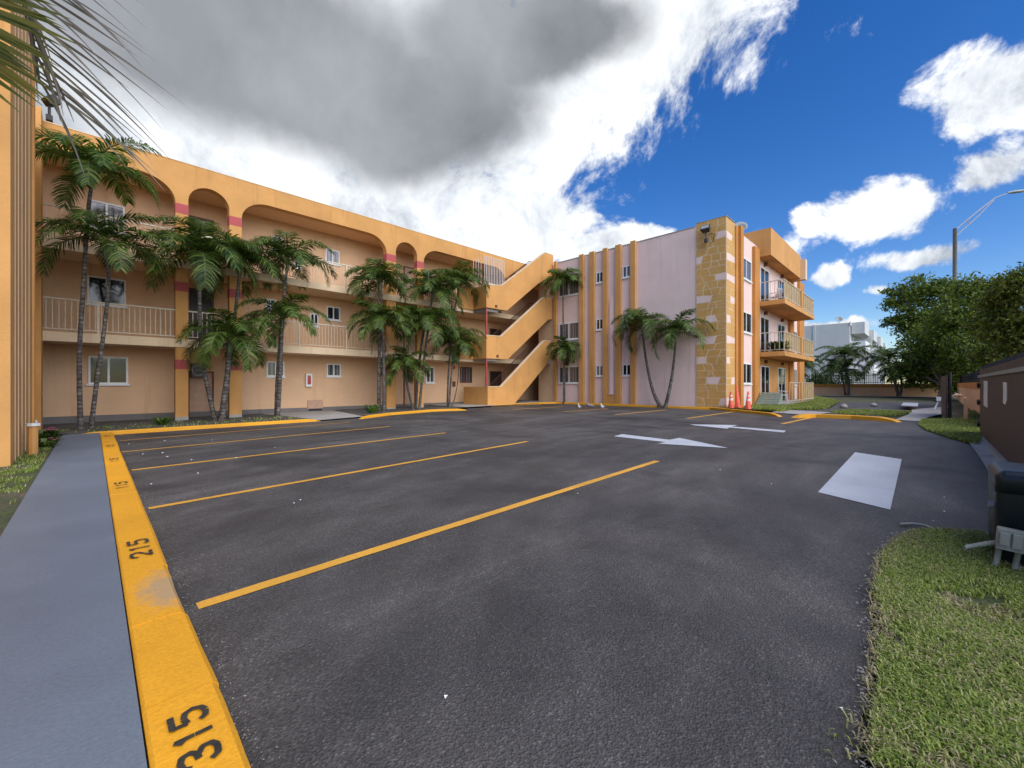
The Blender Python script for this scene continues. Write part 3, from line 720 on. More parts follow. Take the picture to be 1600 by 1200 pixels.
# patio
s = MB(); s.box(26.95, 35.25, YB, YS - .031, -.05, .26); b_ = s.build('patio', 'concrete', B)
r = MB()
for z in (1.40, .34): r.box(28.3, 35.2, YB + .03, YB + .07, z, z + .04)
for i in range(12): x = 28.3 + 6.9 * i / 11; r.box(x - .018, x + .018, YB + .035, YB + .065, .26, 1.40)
r.build('patio_railing', 'rail_cream', b_)
q = MB()
for i in range(4, 11): x = 28.32 + 6.9 * i / 11; q.box(x, x + .58, YB + .07, YB + .085, .36, 1.39)
q.build('patio_panel', 'panel_beige', b_)
q = MB(); q.box(31.2, 31.6, YB, YB + .12, .26, 1.46); q.build('patio_post', 'orange', b_)
# roof parapet boxes over the balconies
up = MB(); up.box(27.0, 34.6, 6.38, 11, 8.62, 10.16); up.build('roof_parapet', 'orange', B)
up = MB(); up.box(34.601, 35.1, 6.1, 11, 8.55, 9.95); up.build('parapet_fin', 'cream', B)
# -- left wing (fluted end seen edge on)
lwg = MB(); lwg.box(-9, -.99, 10.8, 14.4, -.1, 9.3); lwg.build('left_wing_core', 'orange', B)
lwg = MB(); lwg.box(-2.2, -.95, 10.62, 10.98, -.1, H + .15); lwg.build('wall_rib', 'orange', B)
lwg = MB(); lwg.box(-.992, -.958, 10.981, 14.2, -.1, H + .05); lwg.build('wall_facing', 'orange', B)
for y0 in (11.25, 11.7, 12.25, 12.85, 13.5):
    q = MB(); q.box(-.96, -.950, y0, y0 + .045, -.1, H); q.build('wall_fillet', 'cream', B)
q = MB(); q.box(-1.0, -.925, 14.2, 14.42, -.1, H + .05); q.build('wall_rib', 'orange', B)
q = MB(); q.box(-9, -1.25, 14.401, 18.7, -.1, 8.9); q.build('left_wing_core', 'peach', B)
q = MB(); q.box(-1.75, -1.08, 18.6, 19.19, -.1, 9.5); q.build('corner_pier', 'orange', B)

# ================================================================= FIXTURES ON THE BUILDING
def floodlight(loc, ang, label, s=1.0, side=-1):
    r = empty('floodlight', loc, label, 'floodlight'); x, y, z = loc
    a = MB(); a.tube([(x, y, z - .55*s), (x, y, z - .15*s), (x, y, z)], .045*s, 8); a.box(x - .09*s, x + .09*s, y - .09*s, y + .09*s, z - .62*s, z - .42*s); a.build('bracket', 'fixture_dark', r)
    mt = Matrix.Translation((x, y, z + .12*s)) @ Matrix.Rotation(ang, 4, 'Z') @ Matrix.Rotation(R(35), 4, 'Y')
    a = MB(); vs = [mt @ Vector(p) for p in ((-.2*s,-.26*s,-.16*s),(.12*s,-.2*s,-.12*s),(.12*s,.2*s,-.12*s),(-.2*s,.26*s,-.16*s),(-.2*s,-.26*s,.18*s),(.12*s,-.2*s,.13*s),(.12*s,.2*s,.13*s),(-.2*s,.26*s,.18*s))]
    a.add(vs, [(0,3,2,1),(4,5,6,7),(0,1,5,4),(1,2,6,5),(2,3,7,6),(3,0,4,7)]); a.build('housing', 'fixture_dark', r)
    a = MB(); vs = [mt @ Vector(p) for p in ((-.206*s,-.22*s,-.12*s),(-.206*s,.22*s,-.12*s),(-.206*s,.22*s,.14*s),(-.206*s,-.22*s,.14*s))]; a.add(vs, [(0,1,2,3)]); a.build('lens', 'fixture_gray', r)
    return r
p = OX(1103, 362, XP - .25); floodlight((XP - .25, p[0], p[1]), R(0), 'floodlight bracketed on top of the stone faced corner', .85)
floodlight((-.70, 14.2, 7.68), R(200), 'floodlight on the edge of the left orange wall below the frond', .6)
cb = MB(); y_, z_ = OX(1107, 367, XP - .08); cb.tube([(XP-.1, y_, z_), (XP-.12, y_-.15, z_+.03), (XP-.1, y_-.3, z_-.05), (XP-.12, y_-.25, z_-.25), (XP-.1, y_-.22, z_-.4)], .018, 6); tag(cb.build('electric_cable', 'cable'), 'loose dark cable dangling below the corner floodlight', 'cable')
def dish(x, y, z, r, ang, label):
    e = empty('satellite_dish', (x, y, z), label, 'satellite dish')
    mt = Matrix.Translation((x, y, z + .75)) @ Matrix.Rotation(ang, 4, 'Z') @ Matrix.Rotation(R(60), 4, 'Y')
    a = MB(); a.lathe([(.001, 0), (r*.4, .03), (r*.75, .1), (r, .19), (r + .01, .2), (r*.75, .12), (r*.4, .05), (.001, .02)], 0, 0, 24)
    a.v = [tuple(mt @ Vector(v)) for v in a.v]; a.build('reflector', 'fixture_gray', e, True)
    a = MB(); a.tube([(x, y, z), (x, y, z + .75)], .03, 8); a.tube([tuple(mt @ Vector((0, 0, .02))), tuple(mt @ Vector((r*.2, 0, r)))], .015, 6); a.build('mast', 'metal_gray', e)
dish(28.0, 8.3, 10.16 - .1, .42, R(200), 'larger satellite dish above the raised orange parapet')
dish(26.6, 9.0, 9.2, .22, R(160), 'small antenna dish beside the larger dish on the pink roof')
dish(33.4, 7.6, 9.6, .42, R(30), 'satellite dish half hidden behind the far end of the orange parapet')
# fire extinguisher cabinet
x0, z1 = OY(476.5, 584, YW); x1, z0 = OY(486, 604, YW)
e = empty('extinguisher_cabinet', (x0, YW - .1, z0), 'white framed fire extinguisher cabinet on the peach wall between two small windows', 'cabinet')
a = MB(); wbox(a, 'Y', YW, x0, x1, z0, z1, .001, .16); a.build('case', 'white_frame', e); a = MB(); wbox(a, 'Y', YW, x0+.06, x1-.06, z0+.1, z1-.08, .161, .17); a.build('door_glass', 'glass_curtain', e); a = MB(); xm=(x0+x1)/2; a.lathe([(.001,0),(.07,0),(.07,.3),(.03,.38),(.001,.4)], xm, YW-.175, 12); a.v=[(v[0], v[1]*1 if False else YW-.165+(v[1]-(YW-.175))*.25, v[2]+z0+.12) for v in a.v]; a.build('extinguisher', 'red_paint', e)
# alarm bell and pull box by the barred window
x, z = OY(708.5, 600, YW); a = MB(); a.box(x - .09, x + .09, YW - .1, YW - .002, z - .16, z + .16); tag(a.build('alarm_pull_box', 'brown_frame'), 'small red brown alarm box on the wall behind the twin slim trunks', 'alarm box')
x, z = OY(708.5, 574, YW); a = MB(); a.lathe([(.001, .09), (.08, .08), (.12, .03), (.12, 0)], 0, 0, 16); a.v = [(x + v[0], YW - v[2], z + v[1]) for v in a.v]; tag(a.build('alarm_bell', 'red_paint'), 'round red alarm bell high on the ground floor wall', 'alarm bell')
# small clay standpipe and garden light by the left wing
a = MB(); x, y = -.80, 12.0; a.tube([(x, y, -.05), (x, y, .52)], .07, 10); o = a.build('vent_pipe', 'orange'); tag(o, 'short orange vent pipe with pale cap beside the left orange wall', 'pipe')
a = MB(); a.tube([(x, y, .52), (x, y, .57)], .1, 10); a.build('cap', 'cone_white', o)
gx, gy = -1.0, 15.3
a = MB(); a.tube([(gx, gy, -.04), (gx, gy, .34)], .02, 8); o = a.build('garden_light', 'metal_gray'); tag(o, 'small white globe garden light at the head of the lawn', 'garden light')
a = MB(); a.lathe([(.001, -.06), (.05, -.04), (.06, 0), (.05, .04), (.001, .06)], gx, gy, 12); a.v = [(v[0], v[1], v[2] + .39) for v in a.v]; a.build('globe', 'plastic_white', o, True)

# ================================================================= STREET SIDE
# peach wall with iron pickets across the end of the lot
e = empty('boundary_wall', (49, 3.5, gz(49)), 'peach boundary wall topped by black iron pickets at the end of the lot', 'wall')
a = MB(); a.box(49, 49.25, -1.2, 18, .1, 1.05); a.build('wall', 'peach', e); a = MB(); a.box(48.96, 49.29, -1.2, 18, 1.05, 1.36); a.build('top_band', 'orange_deep', e)
a = MB(); n = 96
for i in range(n):
    y = -1.2 + 14.5 * i / n; a.box(49.1, 49.13, y, y + .028, 1.36, 2.34 if i % 12 else 2.5)
    if i % 12 == 0: a.box(49.08, 49.15, y - .02, y + .05, 1.36, 2.5)
for z in (1.48, 2.12): a.box(49.09, 49.14, -1.2, 13.3, z, z + .04)
tag(a.build('picket_railing', 'iron', e))
# peach wall running back along the right side, iron pickets on top
e = empty('boundary_wall', (30, -1.3, gz(30)), 'peach side wall seen in the gap between the two brown gates', 'wall')
a = MB(); a.box(17.0, 44, -1.55, -1.33, -.05, 1.12); a.build('wall', 'peach', e); a = MB(); a.box(17.0, 44, -1.58, -1.30, 1.12, 1.4); a.build('top_band', 'orange_deep', e)
a = MB()
for i in range(99): x = 17 + 27 * i / 99; a.box(x, x + .028, -1.46, -1.43, 1.4, 1.9)
for z in (1.46, 1.80): a.box(17, 44, -1.47, -1.42, z, z + .03)
a.build('picket_railing', 'iron', e)
# open brown gate leaf
e = empty('gate_leaf', (27, -.8, 0), 'narrow dark brown gate leaf standing open at the far right fence', 'gate')
gx = OY(1475, 600, -.45)[0]
a = MB(); p0 = G(1473, 650, .05); 
pa = Vector(G(1473.5, 646, .05)); pb = Vector(G(1481, 654, .05)); zt = 1.62; nn = Vector(((pb-pa).y, -(pb-pa).x)).normalized() * .05
a.add([(pa.x, pa.y, .12), (pb.x, pb.y, .12), (pb.x+nn.x, pb.y+nn.y, .12), (pa.x+nn.x, pa.y+nn.y, .12), (pa.x, pa.y, zt), (pb.x, pb.y, zt), (pb.x+nn.x, pb.y+nn.y, zt), (pa.x+nn.x, pa.y+nn.y, zt)], [(0,1,2,3),(4,5,6,7),(0,1,5,4),(1,2,6,5),(2,3,7,6),(3,0,4,7)])
a.build('gate_board', 'brown_board', e)
a = MB(); a.tube([(pb.x + .05, pb.y - .05, .1), (pb.x + .05, pb.y - .05, 1.72)], .045, 8); a.build('gate_post', 'iron', e)
# big brown board fence (refuse enclosure) along Y = -.85
e = empty('board_fence', (10, -.9, 0), 'large dark brown board enclosure with pale rail on the right', 'fence')
a = MB(); a.box(4.2, 15.5, -.90, -.85, .02, 1.66); a.box(15.45, 15.5, -3.6, -.901, .02, 1.66); a.build('board_panel', 'brown_board', e)
a = MB(); a.box(4.2, 15.5, -.849, -.815, 1.47, 1.53); a.box(15.501, 15.53, -3.6, -.85, 1.47, 1.53); a.build('rail', 'box_gray', e)
a = MB(); a.box(4.2, 15.5, -.849, -.80, .02, .10); a.build('base_rail', 'pipe_gray', e)
a = MB()
for i in range(70):
    x = 4.4 + 11 * i / 70; a.box(x, x + .02, -.885, -.865, 1.66, 1.74)
a.build('spike_strip', 'iron', e)
for z in (1.28, .86, .32):
    a = MB(); a.box(15.35, 15.62, -.86, -.80, z - .035, z + .035); a.tube([(15.56, -.83, z - .07), (15.56, -.83, z + .07)], .022, 8); a.build('hinge', 'rubber', e)
for (u0, u1, v0, v1, kink) in ((1537.5, 1543.5, 595, 634.5, 0), (1568, 1574, 597, 631.5, 1)):
    x0, zt = OY(u0, v0, -.85); x1, _ = OY(u1, v0, -.85); _, zb = OY(u0, v1, -.85); x0, x1 = min(x0, x1), max(x0, x1)
    pts = [(x0, zb + (.08 if kink else 0)), (x0 + (x1-x0)*.35, zb), (x1, zb + .02), (x1 - (.03 if kink else 0), (zb+zt)/2), (x1, zt), (x0, zt - .01)]
    a = MB(); a.prism(pts, 'Y', -.849, -.843); o = tag(a.build('tape_strip', 'plastic_white'), 'torn white tape strip on the brown boards, ' + ('right one with pointed end' if kink else 'left straight one'), 'tape')
a = MB()
lk = [G(1524, 706, .04), G(1534, 700, .04), (15.3, -.80), (9.0, -.80), (4.5, -.80), (4.5, -.55), (8.4, -.58), (11.0, -.60)]
a.flat([(4.5, -.58), (11, -.60), (14.9, -.56), (15.4, -.80), (4.5, -.80)], lambda x, y: gz(x) + .03); struct(a.build('concrete_edging', 'pale_slab'))
# stub pipe in front of the side wall
a = MB(); px_, py_ = G(1509, 659, .0); a.tube([(px_, py_, .1), (px_, py_, .86), (px_ + .05, py_ + .12, .95), (px_ + .1, py_ + .26, .93)], .05, 8); tag(a.build('stand_pipe', 'peach'), 'bent peach standpipe before the side wall', 'pipe')
# white building across the street
W = empty('white_building', (80, 12, .4), 'white three storey apartment building across the street with projecting balconies', 'building')
a = MB(); a.box(72.4, 112, 7.8, 30, 0, 9.7); a.build('wall', 'white_wall', W); a = MB(); a.box(72.3, 72.4, 11.6, 11.9, 0, 9.75); a.box(72.3, 112, 7.7, 7.8, 9.3, 9.85); a.build('wall_trim', 'white_wall', W)
for x0 in (73.2, 85.5, 98):
    a = MB(); a.box(x0, x0 + 5.5, 6.3, 7.699, 8.2, 9.75); a.build('balcony_canopy', 'white_wall', W)
    a = MB(); a.box(x0 + 5.5, x0 + 5.9, 6.0, 7.8, 0, 9.0); a.build('fin_wall', 'white_wall', W)
    for zf in (3.3, 6.1):
        a = MB(); a.box(x0, x0 + 5.5, 6.2, 7.799, zf - .25, zf); o = a.build('balcony', 'white_wall', W)
        a = MB(); a.box(x0 + .02, x0 + .08, 6.25, 7.79, zf + .12, zf + 1.1); a.box(x0 + .081, x0 + 5.5, 6.22, 6.28, zf + .12, zf + 1.1); a.build('balcony_screen', 'white_frame', o)
for x0 in (74, 76.4, 80.3, 86.4, 89, 93.2, 99, 101.5):
    for zf in (1.1, 3.9, 6.8): window('Y', 7.8, x0, x0 + 1.4, zf, zf + 1.3, 2, parent=W)
for x_, y_, l in ((74.5, 9.2, 'dish on the white building roof, near its front corner'), (84, 9, 'dish farther along the white building roof')): dish(x_, y_, 9.7, .42, R(200), l)
# street light
e = empty('street_light', (DP(1493, 640, 37).x, DP(1493, 640, 37).y, .2), 'tall grey street light with long double arm rising behind the trees', 'street lamp')
pb_ = DP(1493, 640, 37); tp_ = DP(1492, 357, 37); pb_.z = 0; 
a = MB(); a.tube([(tp_.x, tp_.y, 0), tuple(tp_)], [.19, .14], 12); a.build('pole', 'metal_gray', e, True)
hd = DP(1574, 302, 37); a = MB()
a.tube([tuple(tp_ - Vector((0,0,.15))), tuple(DP(1525, 332, 37)), tuple(DP(1555, 309, 37)), tuple(hd)], .045, 8); a.tube([tuple(tp_ - Vector((0,0,.75))), tuple(DP(1528, 338, 37)), tuple(DP(1553, 312, 37))], .04, 8)
a.tube([tuple(DP(1513, 344, 37)), tuple(DP(1513.5, 350, 37))], .03, 6); a.build('arm', 'metal_gray', e)
a = MB(); d_ = (DP(1604, 296, 37) - hd); 
pts = [hd + d_ * t for t in (0, .15, .4, .75, 1)]; a.tube([tuple(p) for p in pts], [.07, .16, .22, .2, .05], 12); a.v = [(v[0], v[1], hd.z + .12 + (v[2] - hd.z - .12) * .6) for v in a.v]; a.build('lamp_head', 'fixture_gray', e, True)

# white board on a post, leaning sign, stones, pigeons
e = empty('sign_board', (*G(1420, 637, 0), .15), 'pale board lying flat on a short post beside the far path', 'board')
P = [G(1408, 634.5, .15), G(1434, 636, .15), G(1435, 630.5, .15), G(1412, 630, .15)]
a = MB(); vs = [(x, y, gz(x) + .15) for x, y in P] + [(x, y, gz(x) + .19) for x, y in P]; a.add(vs, [(0,1,2,3),(4,5,6,7),(0,1,5,4),(1,2,6,5),(2,3,7,6),(3,0,4,7)]); a.build('board', 'white_mark', e)
q = G(1429, 639, .0); a = MB(); a.box(q[0], q[0]+.15, q[1], q[1]+.15, 0, gz(q[0]) + .148); a.build('post', 'concrete', e)
e = empty('leaning_sign', (*G(1462, 640, 0), .15), 'pale wooden sign frame leaning near the gate post', 'sign')
p0 = G(1460, 640); P0 = Vector((p0[0], p0[1], gz(p0[0]))); P1 = DP(1468, 623, P0.dot(Vector((1,1,0)))/S2); P2 = P1 + Vector((.6, -.3, -1.0))
a = MB(); a.tube([P0, P1], .035, 6); a.tube([P1, (P2.x, P2.y, .25)], .03, 6); a.build('leg', 'paper', e); a = MB(); c_ = P1; a.box(c_.x - .15, c_.x + .2, c_.y - .2, c_.y + .1, c_.z - .1, c_.z + .08); a.build('head_board', 'paper', e)
def stone_(px, py, r, label):
    x, y = G(px, py); a = MB(); prof = [(.001, -.02), (r*.9, 0), (r, r*.5), (r*.6, r*1.0), (.001, r*1.2)]; a.lathe(prof, x, y, 10)
    a.v = [(v[0] + random.uniform(-.02,.02), v[1] + random.uniform(-.02,.02), v[2] + gz(x)) for v in a.v]; tag(a.build('stone', 'concrete', None, True), label, 'stone', 'stones on the far asphalt strip')
stone_(1318, 637, .17, 'grey stone on the far asphalt strip, nearer the grass'); stone_(1365, 634.5, .15, 'grey stone on the far asphalt strip, nearer the pale board')
def pigeon(px, py, ang, label):
    x, y = G(px, py); z = gz(x); e = empty('pigeon', (x, y, z), label, 'bird', 'pigeons on the asphalt')
    mt = Matrix.Translation((x, y, z)) @ Matrix.Rotation(ang, 4, 'Z')
    a = MB(); a.tube([(-.21, 0, .10), (-.15, 0, .13), (-.07, 0, .16), (.03, 0, .17), (.10, 0, .20), (.135, 0, .26), (.15, 0, .30), (.175, 0, .305), (.21, 0, .295)], [.012, .035, .07, .075, .055, .035, .034, .028, .004], 10)
    a.v = [tuple(mt @ Vector(v)) for v in a.v]; a.build('body', 'pigeon_white' if ang > 3 else 'pigeon_gray', e, True)
    for s in (-1, 1):
        a = MB(); a.tube([(-.2, .03*s, .13), (-.1, .07*s, .165), (0, .075*s, .18), (.05, .05*s, .18)], [.008, .035, .04, .01], 8); a.v = [tuple(mt @ Vector(v)) for v in a.v]; a.build('wing', 'pigeon_gray', e, True)
        a = MB(); a.tube([(0, .03*s, .11), (.01, .03*s, .01), (.05, .035*s, .006)], .007, 5); a.v = [tuple(mt @ Vector(v)) for v in a.v]; a.build('leg', 'red_paint', e)
pigeon(904.5, 641, 3.6, 'white chested pigeon on the asphalt, leftmost of the three'); pigeon(922.5, 639, 2.2, 'grey pigeon on the asphalt, middle and farthest of the three'); pigeon(941, 641, 3.3, 'pale pigeon on the asphalt, rightmost of the three')
# cones
def cone(x, y, z, tilt, ang, h, label, bands=True):
    e = empty('traffic_cone', (x, y, z), label, 'traffic cone', 'traffic cones at the stone corner')
    mt = Matrix.Translation((x, y, z)) @ Matrix.Rotation(ang, 4, 'Z') @ Matrix.Rotation(tilt, 4, 'Y')
    a = MB(); a.box(-.2, .2, -.2, .2, 0, .035); a.v = [tuple(mt @ Vector(v)) for v in a.v]; a.build('base', 'rubber' if bands else 'cone_orange', e)
    a = MB(); a.lathe([(.15, .035), (.135, .06), (.03, h), (.001, h)], 0, 0, 18); a.v = [tuple(mt @ Vector(v)) for v in a.v]; a.build('body', 'cone_orange', e, True)
    if bands:
        for z0, z1 in ((.48, .60), (.72, .80)):
            rr = lambda q: .135 - (.105) * (q * h - .06) / (h - .06) + .003
            a = MB(); a.lathe([(rr(z0), z0*h), (rr(z1), z1*h)], 0, 0, 18); a.v = [tuple(mt @ Vector(v)) for v in a.v]; a.build('reflective_band', 'cone_white', e, True)
cone(21.55, 6.75, .17, R(-4), 0, .80, 'slim orange cone with white band right at the stone corner')
cone(22.4, 6.72, .17, R(-9), 0, 1.08, 'tall plain orange cone leaning back against the stone corner', False)
q = G(1169, 639, .07); cone(q[0], q[1], gz(q[0]) + .04, 0, 0, .85, 'upright orange cone with white band, farthest from the stone corner')
# pale green ribbed steps
p = G(1197, 633, .05)
e = MB()
for i in range(6): e.box(25.75 + .2 * i, 26.94, 5.8, 6.86, .08 + .13 * i + .035, .08 + .13 * (i + 1)); e.box(25.79 + .2 * i, 26.94, 5.84, 6.82, .08 + .13 * i, .08 + .13 * i + .035)
tag(e.build('patio_steps', 'green_pale'), 'pale green ribbed steps beside the patio door', 'steps')
# patio chair and balcony furniture
def chair(x, y, z, ang, material, label, group=None):
    e = empty('plastic_chair', (x, y, z), label, 'chair', group); mt = Matrix.Translation((x, y, z)) @ Matrix.Rotation(ang, 4, 'Z')
    def P(name, a): a.v = [tuple(mt @ Vector(v)) for v in a.v]; a.build(name, material, e)
    a = MB(); a.box(-.24, .24, -.22, .24, .40, .44); P('seat', a)
    a = MB()
    for i in range(5): a.box(-.22 + .1*i, -.16 + .1*i, .21, .24, .48, .84)
    a.box(-.24, .24, .205, .245, .84, .90); P('backrest', a)
    for sx in (-1, 1):
        for sy in (-1, 1): a = MB(); a.tube([(sx*.22, sy*.2, .4), (sx*.25, sy*.24, 0)], .022, 6); P('leg', a)
        a = MB(); a.tube([(sx*.25, .22, .66), (sx*.26, -.2, .64), (sx*.25, -.22, .42)], .02, 6); P('armrest', a)
q = G(1225, 628, .3); chair(29.3, 6.3, .26, R(20), 'plastic_white', 'white plastic chair behind the ground floor patio fence')
chair(28.6, 6.5, 6.05, R(160), 'plastic_white', 'white chair on the top balcony near the sliding door')
chair(30.2, 6.4, 6.05, R(200), 'fixture_dark', 'dark chair on the top balcony beside the table')
a = MB(); e = empty('balcony_table', (29.4, 6.3, 6.05), 'dark round table on the top balcony', 'table'); a.lathe([(.001, .72), (.4, .72), (.4, .69), (.001, .69)], 29.4, 6.3, 16); a.v=[(v[0],v[1],v[2]+6.05) for v in a.v]; a.build('tabletop', 'fixture_dark', e); a = MB(); a.tube([(29.4,6.3,6.05),(29.4,6.3,6.74)], .04, 8); a.build('pedestal', 'fixture_dark', e)
chair(29.6, 6.4, 3.16, R(170), 'cloth_red', 'dark red chair on the middle balcony')
# hinge covers, utility pedestal close on the right
ub = empty('utility_pedestal', (5.1, -.68, gz(5)), 'dark teal plastic utility cabinet with rounded top on the lawn edge', 'utility cabinet')
cx_, cy_ = 5.12, -.66
cam_f = Matrix.Rotation(R(0), 4, 'Z')
def rbox(x0, x1, y0, y1, z0, z1, r, n=6):
    bm = bmesh.new(); bmesh.ops.create_cube(bm, size=1)
    for v in bm.verts: v.co = Vector(((x0+x1)/2 + v.co.x*(x1-x0), (y0+y1)/2 + v.co.y*(y1-y0), (z0+z1)/2 + v.co.z*(z1-z0)))
    ed = [e for e in bm.edges if not (abs(e.verts[0].co.z - z0) < 1e-5 and abs(e.verts[1].co.z - z0) < 1e-5)]
    bmesh.ops.bevel(bm, geom=ed, offset=r, segments=n, profile=.5, affect='EDGES')
    a = MB(); bm.verts.index_update(); a.add([v.co[:] for v in bm.verts], [[v.index for v in f.verts] for f in bm.faces]); bm.free(); return a
MUB = Matrix.Translation((4.75, -.34, 0)) @ Matrix.Rotation(R(-90), 4, 'Z')      # local x right, y away along the fence
def U(name, a, material, parent=None, smooth=False, bevel=0):
    a.v = [tuple(MUB @ Vector(v)) for v in a.v]; return a.build(name, material, parent, smooth, bevel)
a = rbox(0, .66, .0, .62, -.06, .66, .055); o = U('cabinet_body', a, 'teal_box', ub, True)
a = rbox(-.003, .663, -.003, .623, .50, .664, .058); U('cabinet_lid', a, 'teal_box', ub, True)
a = MB(); a.tube([(-.03, .12, .38), (.0, .12, .38)], .025, 12); U('latch', a, 'metal_gray', ub)
e = empty('switch_box', tuple(MUB @ Vector((.1, -.15, .1))), 'grey outdoor switch box on pipe legs before the teal cabinet', 'electrical box')
MUB = Matrix.Translation((4.58, -.295, -.03)) @ Matrix.Rotation(R(-90), 4, 'Z') @ Matrix.Rotation(R(4), 4, 'Y') @ Matrix.Diagonal((.66, .8, 1, 1))
a = rbox(.03, .23, 0, .09, .16, .31, .012, 3); U('case', a, 'box_gray', e)
a = rbox(.05, .125, -.018, .01, .195, .285, .006, 2); U('switch_cover', a, 'pipe_gray', e); a = rbox(.14, .215, -.02, .01, .19, .29, .008, 2); U('socket_cover', a, 'pipe_gray', e)
a = MB(); a.tube([(.06, .05, .17), (.055, .05, .06), (.03, .03, 0), (-.02, 0, -.05), (-.06, -.02, -.07)], .026, 10); U('pipe_leg', a, 'pipe_gray', e, True)
a = MB(); a.tube([(.20, .05, .17), (.185, .05, .05), (.175, .05, -.1)], .024, 10); U('pipe_leg', a, 'pipe_gray', e, True)
a = MB(); a.tube([(.03, .05, .19), (-.05, .05, .16), (-.17, .05, .11), (-.19, .03, .10)], .017, 8); U('conduit', a, 'pipe_gray', e, True)
# concrete pad by the cabinet, right
a = MB(); a.flat([G(1578, 900), G(1588, 888), (6.2, -.9), (4.3, -1.6), (3.2, -1.2), G(1600, 955)], lambda x, y: gz(x) + .03); struct(a.build('concrete_pad', 'concrete'))
# little slab + hose by the lawn tip
a = MB(); P = [G(1432, 834), G(1462, 836), G(1464, 831.5), G(1440, 829.5)]; a.flat(P, lambda x, y: gz(x) + .02); struct(a.build('lawn_corner_slab', 'pale_slab'))
a = MB(); a.tube([(*G(1405, 822), gz(5) + .02), (*G(1425, 822.5), gz(5) + .03), (*G(1445, 825.5), gz(5) + .03), (*G(1462, 831), gz(5) + .02)], .015, 6); tag(a.build('conduit', 'pipe_gray', None, True), 'grey bent conduit lying at the tip of the near lawn', 'pipe')

# ================================================================= PALMS
def frond_mesh(mb, base, phi, th0, th1, L, rnd, lw=.036, ll=.5, npairs=46, mi=0, mir=1, drp=.45):
    h = Vector((math.cos(phi), math.sin(phi), 0)); side = Vector((-math.sin(phi), math.cos(phi), 0)); n = 14
    pts = [Vector(base)]; tan = []
    sw_ = rnd.uniform(-.25, .25)
    for i in range(n):
        u = i / (n - 1); th = th0 + (th1 - th0) * (u ** .9)
        d = (h + side * sw_ * u).normalized() * math.cos(th) + Vector((0, 0, 1)) * math.sin(th); tan.append(d); pts.append(pts[-1] + d * L / n)
    tan.append(tan[-1])
    mb.tube(pts, [.028 * (1 - .85 * i / n) for i in range(n + 1)], 5, mir)
    for i in range(npairs):
        u = .10 + .90 * i / (npairs - 1); f = u * n; k = min(n - 1, int(f)); p = pts[k].lerp(pts[k+1], f - k); d = tan[k].lerp(tan[min(n, k+1)], f - k).normalized()
        up = d.cross(side).normalized(); up = -up if up.z < 0 else up
        l = ll * (math.sin(math.pi * (.14 + .80 * u)) ** .55) * rnd.uniform(.85, 1.1)
        for s in (-1, 1):
            if rnd.random() < .04: continue
            fw = .35 + .75 * u + rnd.uniform(-.12, .12)
            q = (side * s + d * fw + up * (.22 + rnd.uniform(-.32, .28))).normalized()
            w = d * lw * .5 * rnd.uniform(.8, 1.15)
            m1 = p + q * l * .45; q2 = (q + Vector((0, 0, -1)) * drp * rnd.uniform(.7, 1.5)).normalized(); m2 = m1 + q2 * l * .35
            q3 = (q2 + Vector((0, 0, -1)) * drp * 1.1).normalized(); tip = m2 + q3 * l * .25
            mb.add([p - w * .6, p + w * .6, m1 - w, m1 + w, m2 - w * .75, m2 + w * .75, tip], [(0, 1, 3, 2), (2, 3, 5, 4), (4, 5, 6)], mi)
def lerp_path(pts, n=10):
    out = []; P = [Vector(p) for p in pts]
    if len(P) == 2: return [P[0].lerp(P[1], i / n) for i in range(n + 1)]
    for i in range(len(P) - 1):
        p0 = P[max(0, i-1)]; p1 = P[i]; p2 = P[i+1]; p3 = P[min(len(P)-1, i+2)]
        for k in range(n):
            t = k / n; out.append(.5 * ((2*p1) + (p2 - p0)*t + (2*p0 - 5*p1 + 4*p2 - p3)*t*t + (3*p1 - p0 - 3*p2 + p3)*t**3))
    out.append(P[-1]); return out
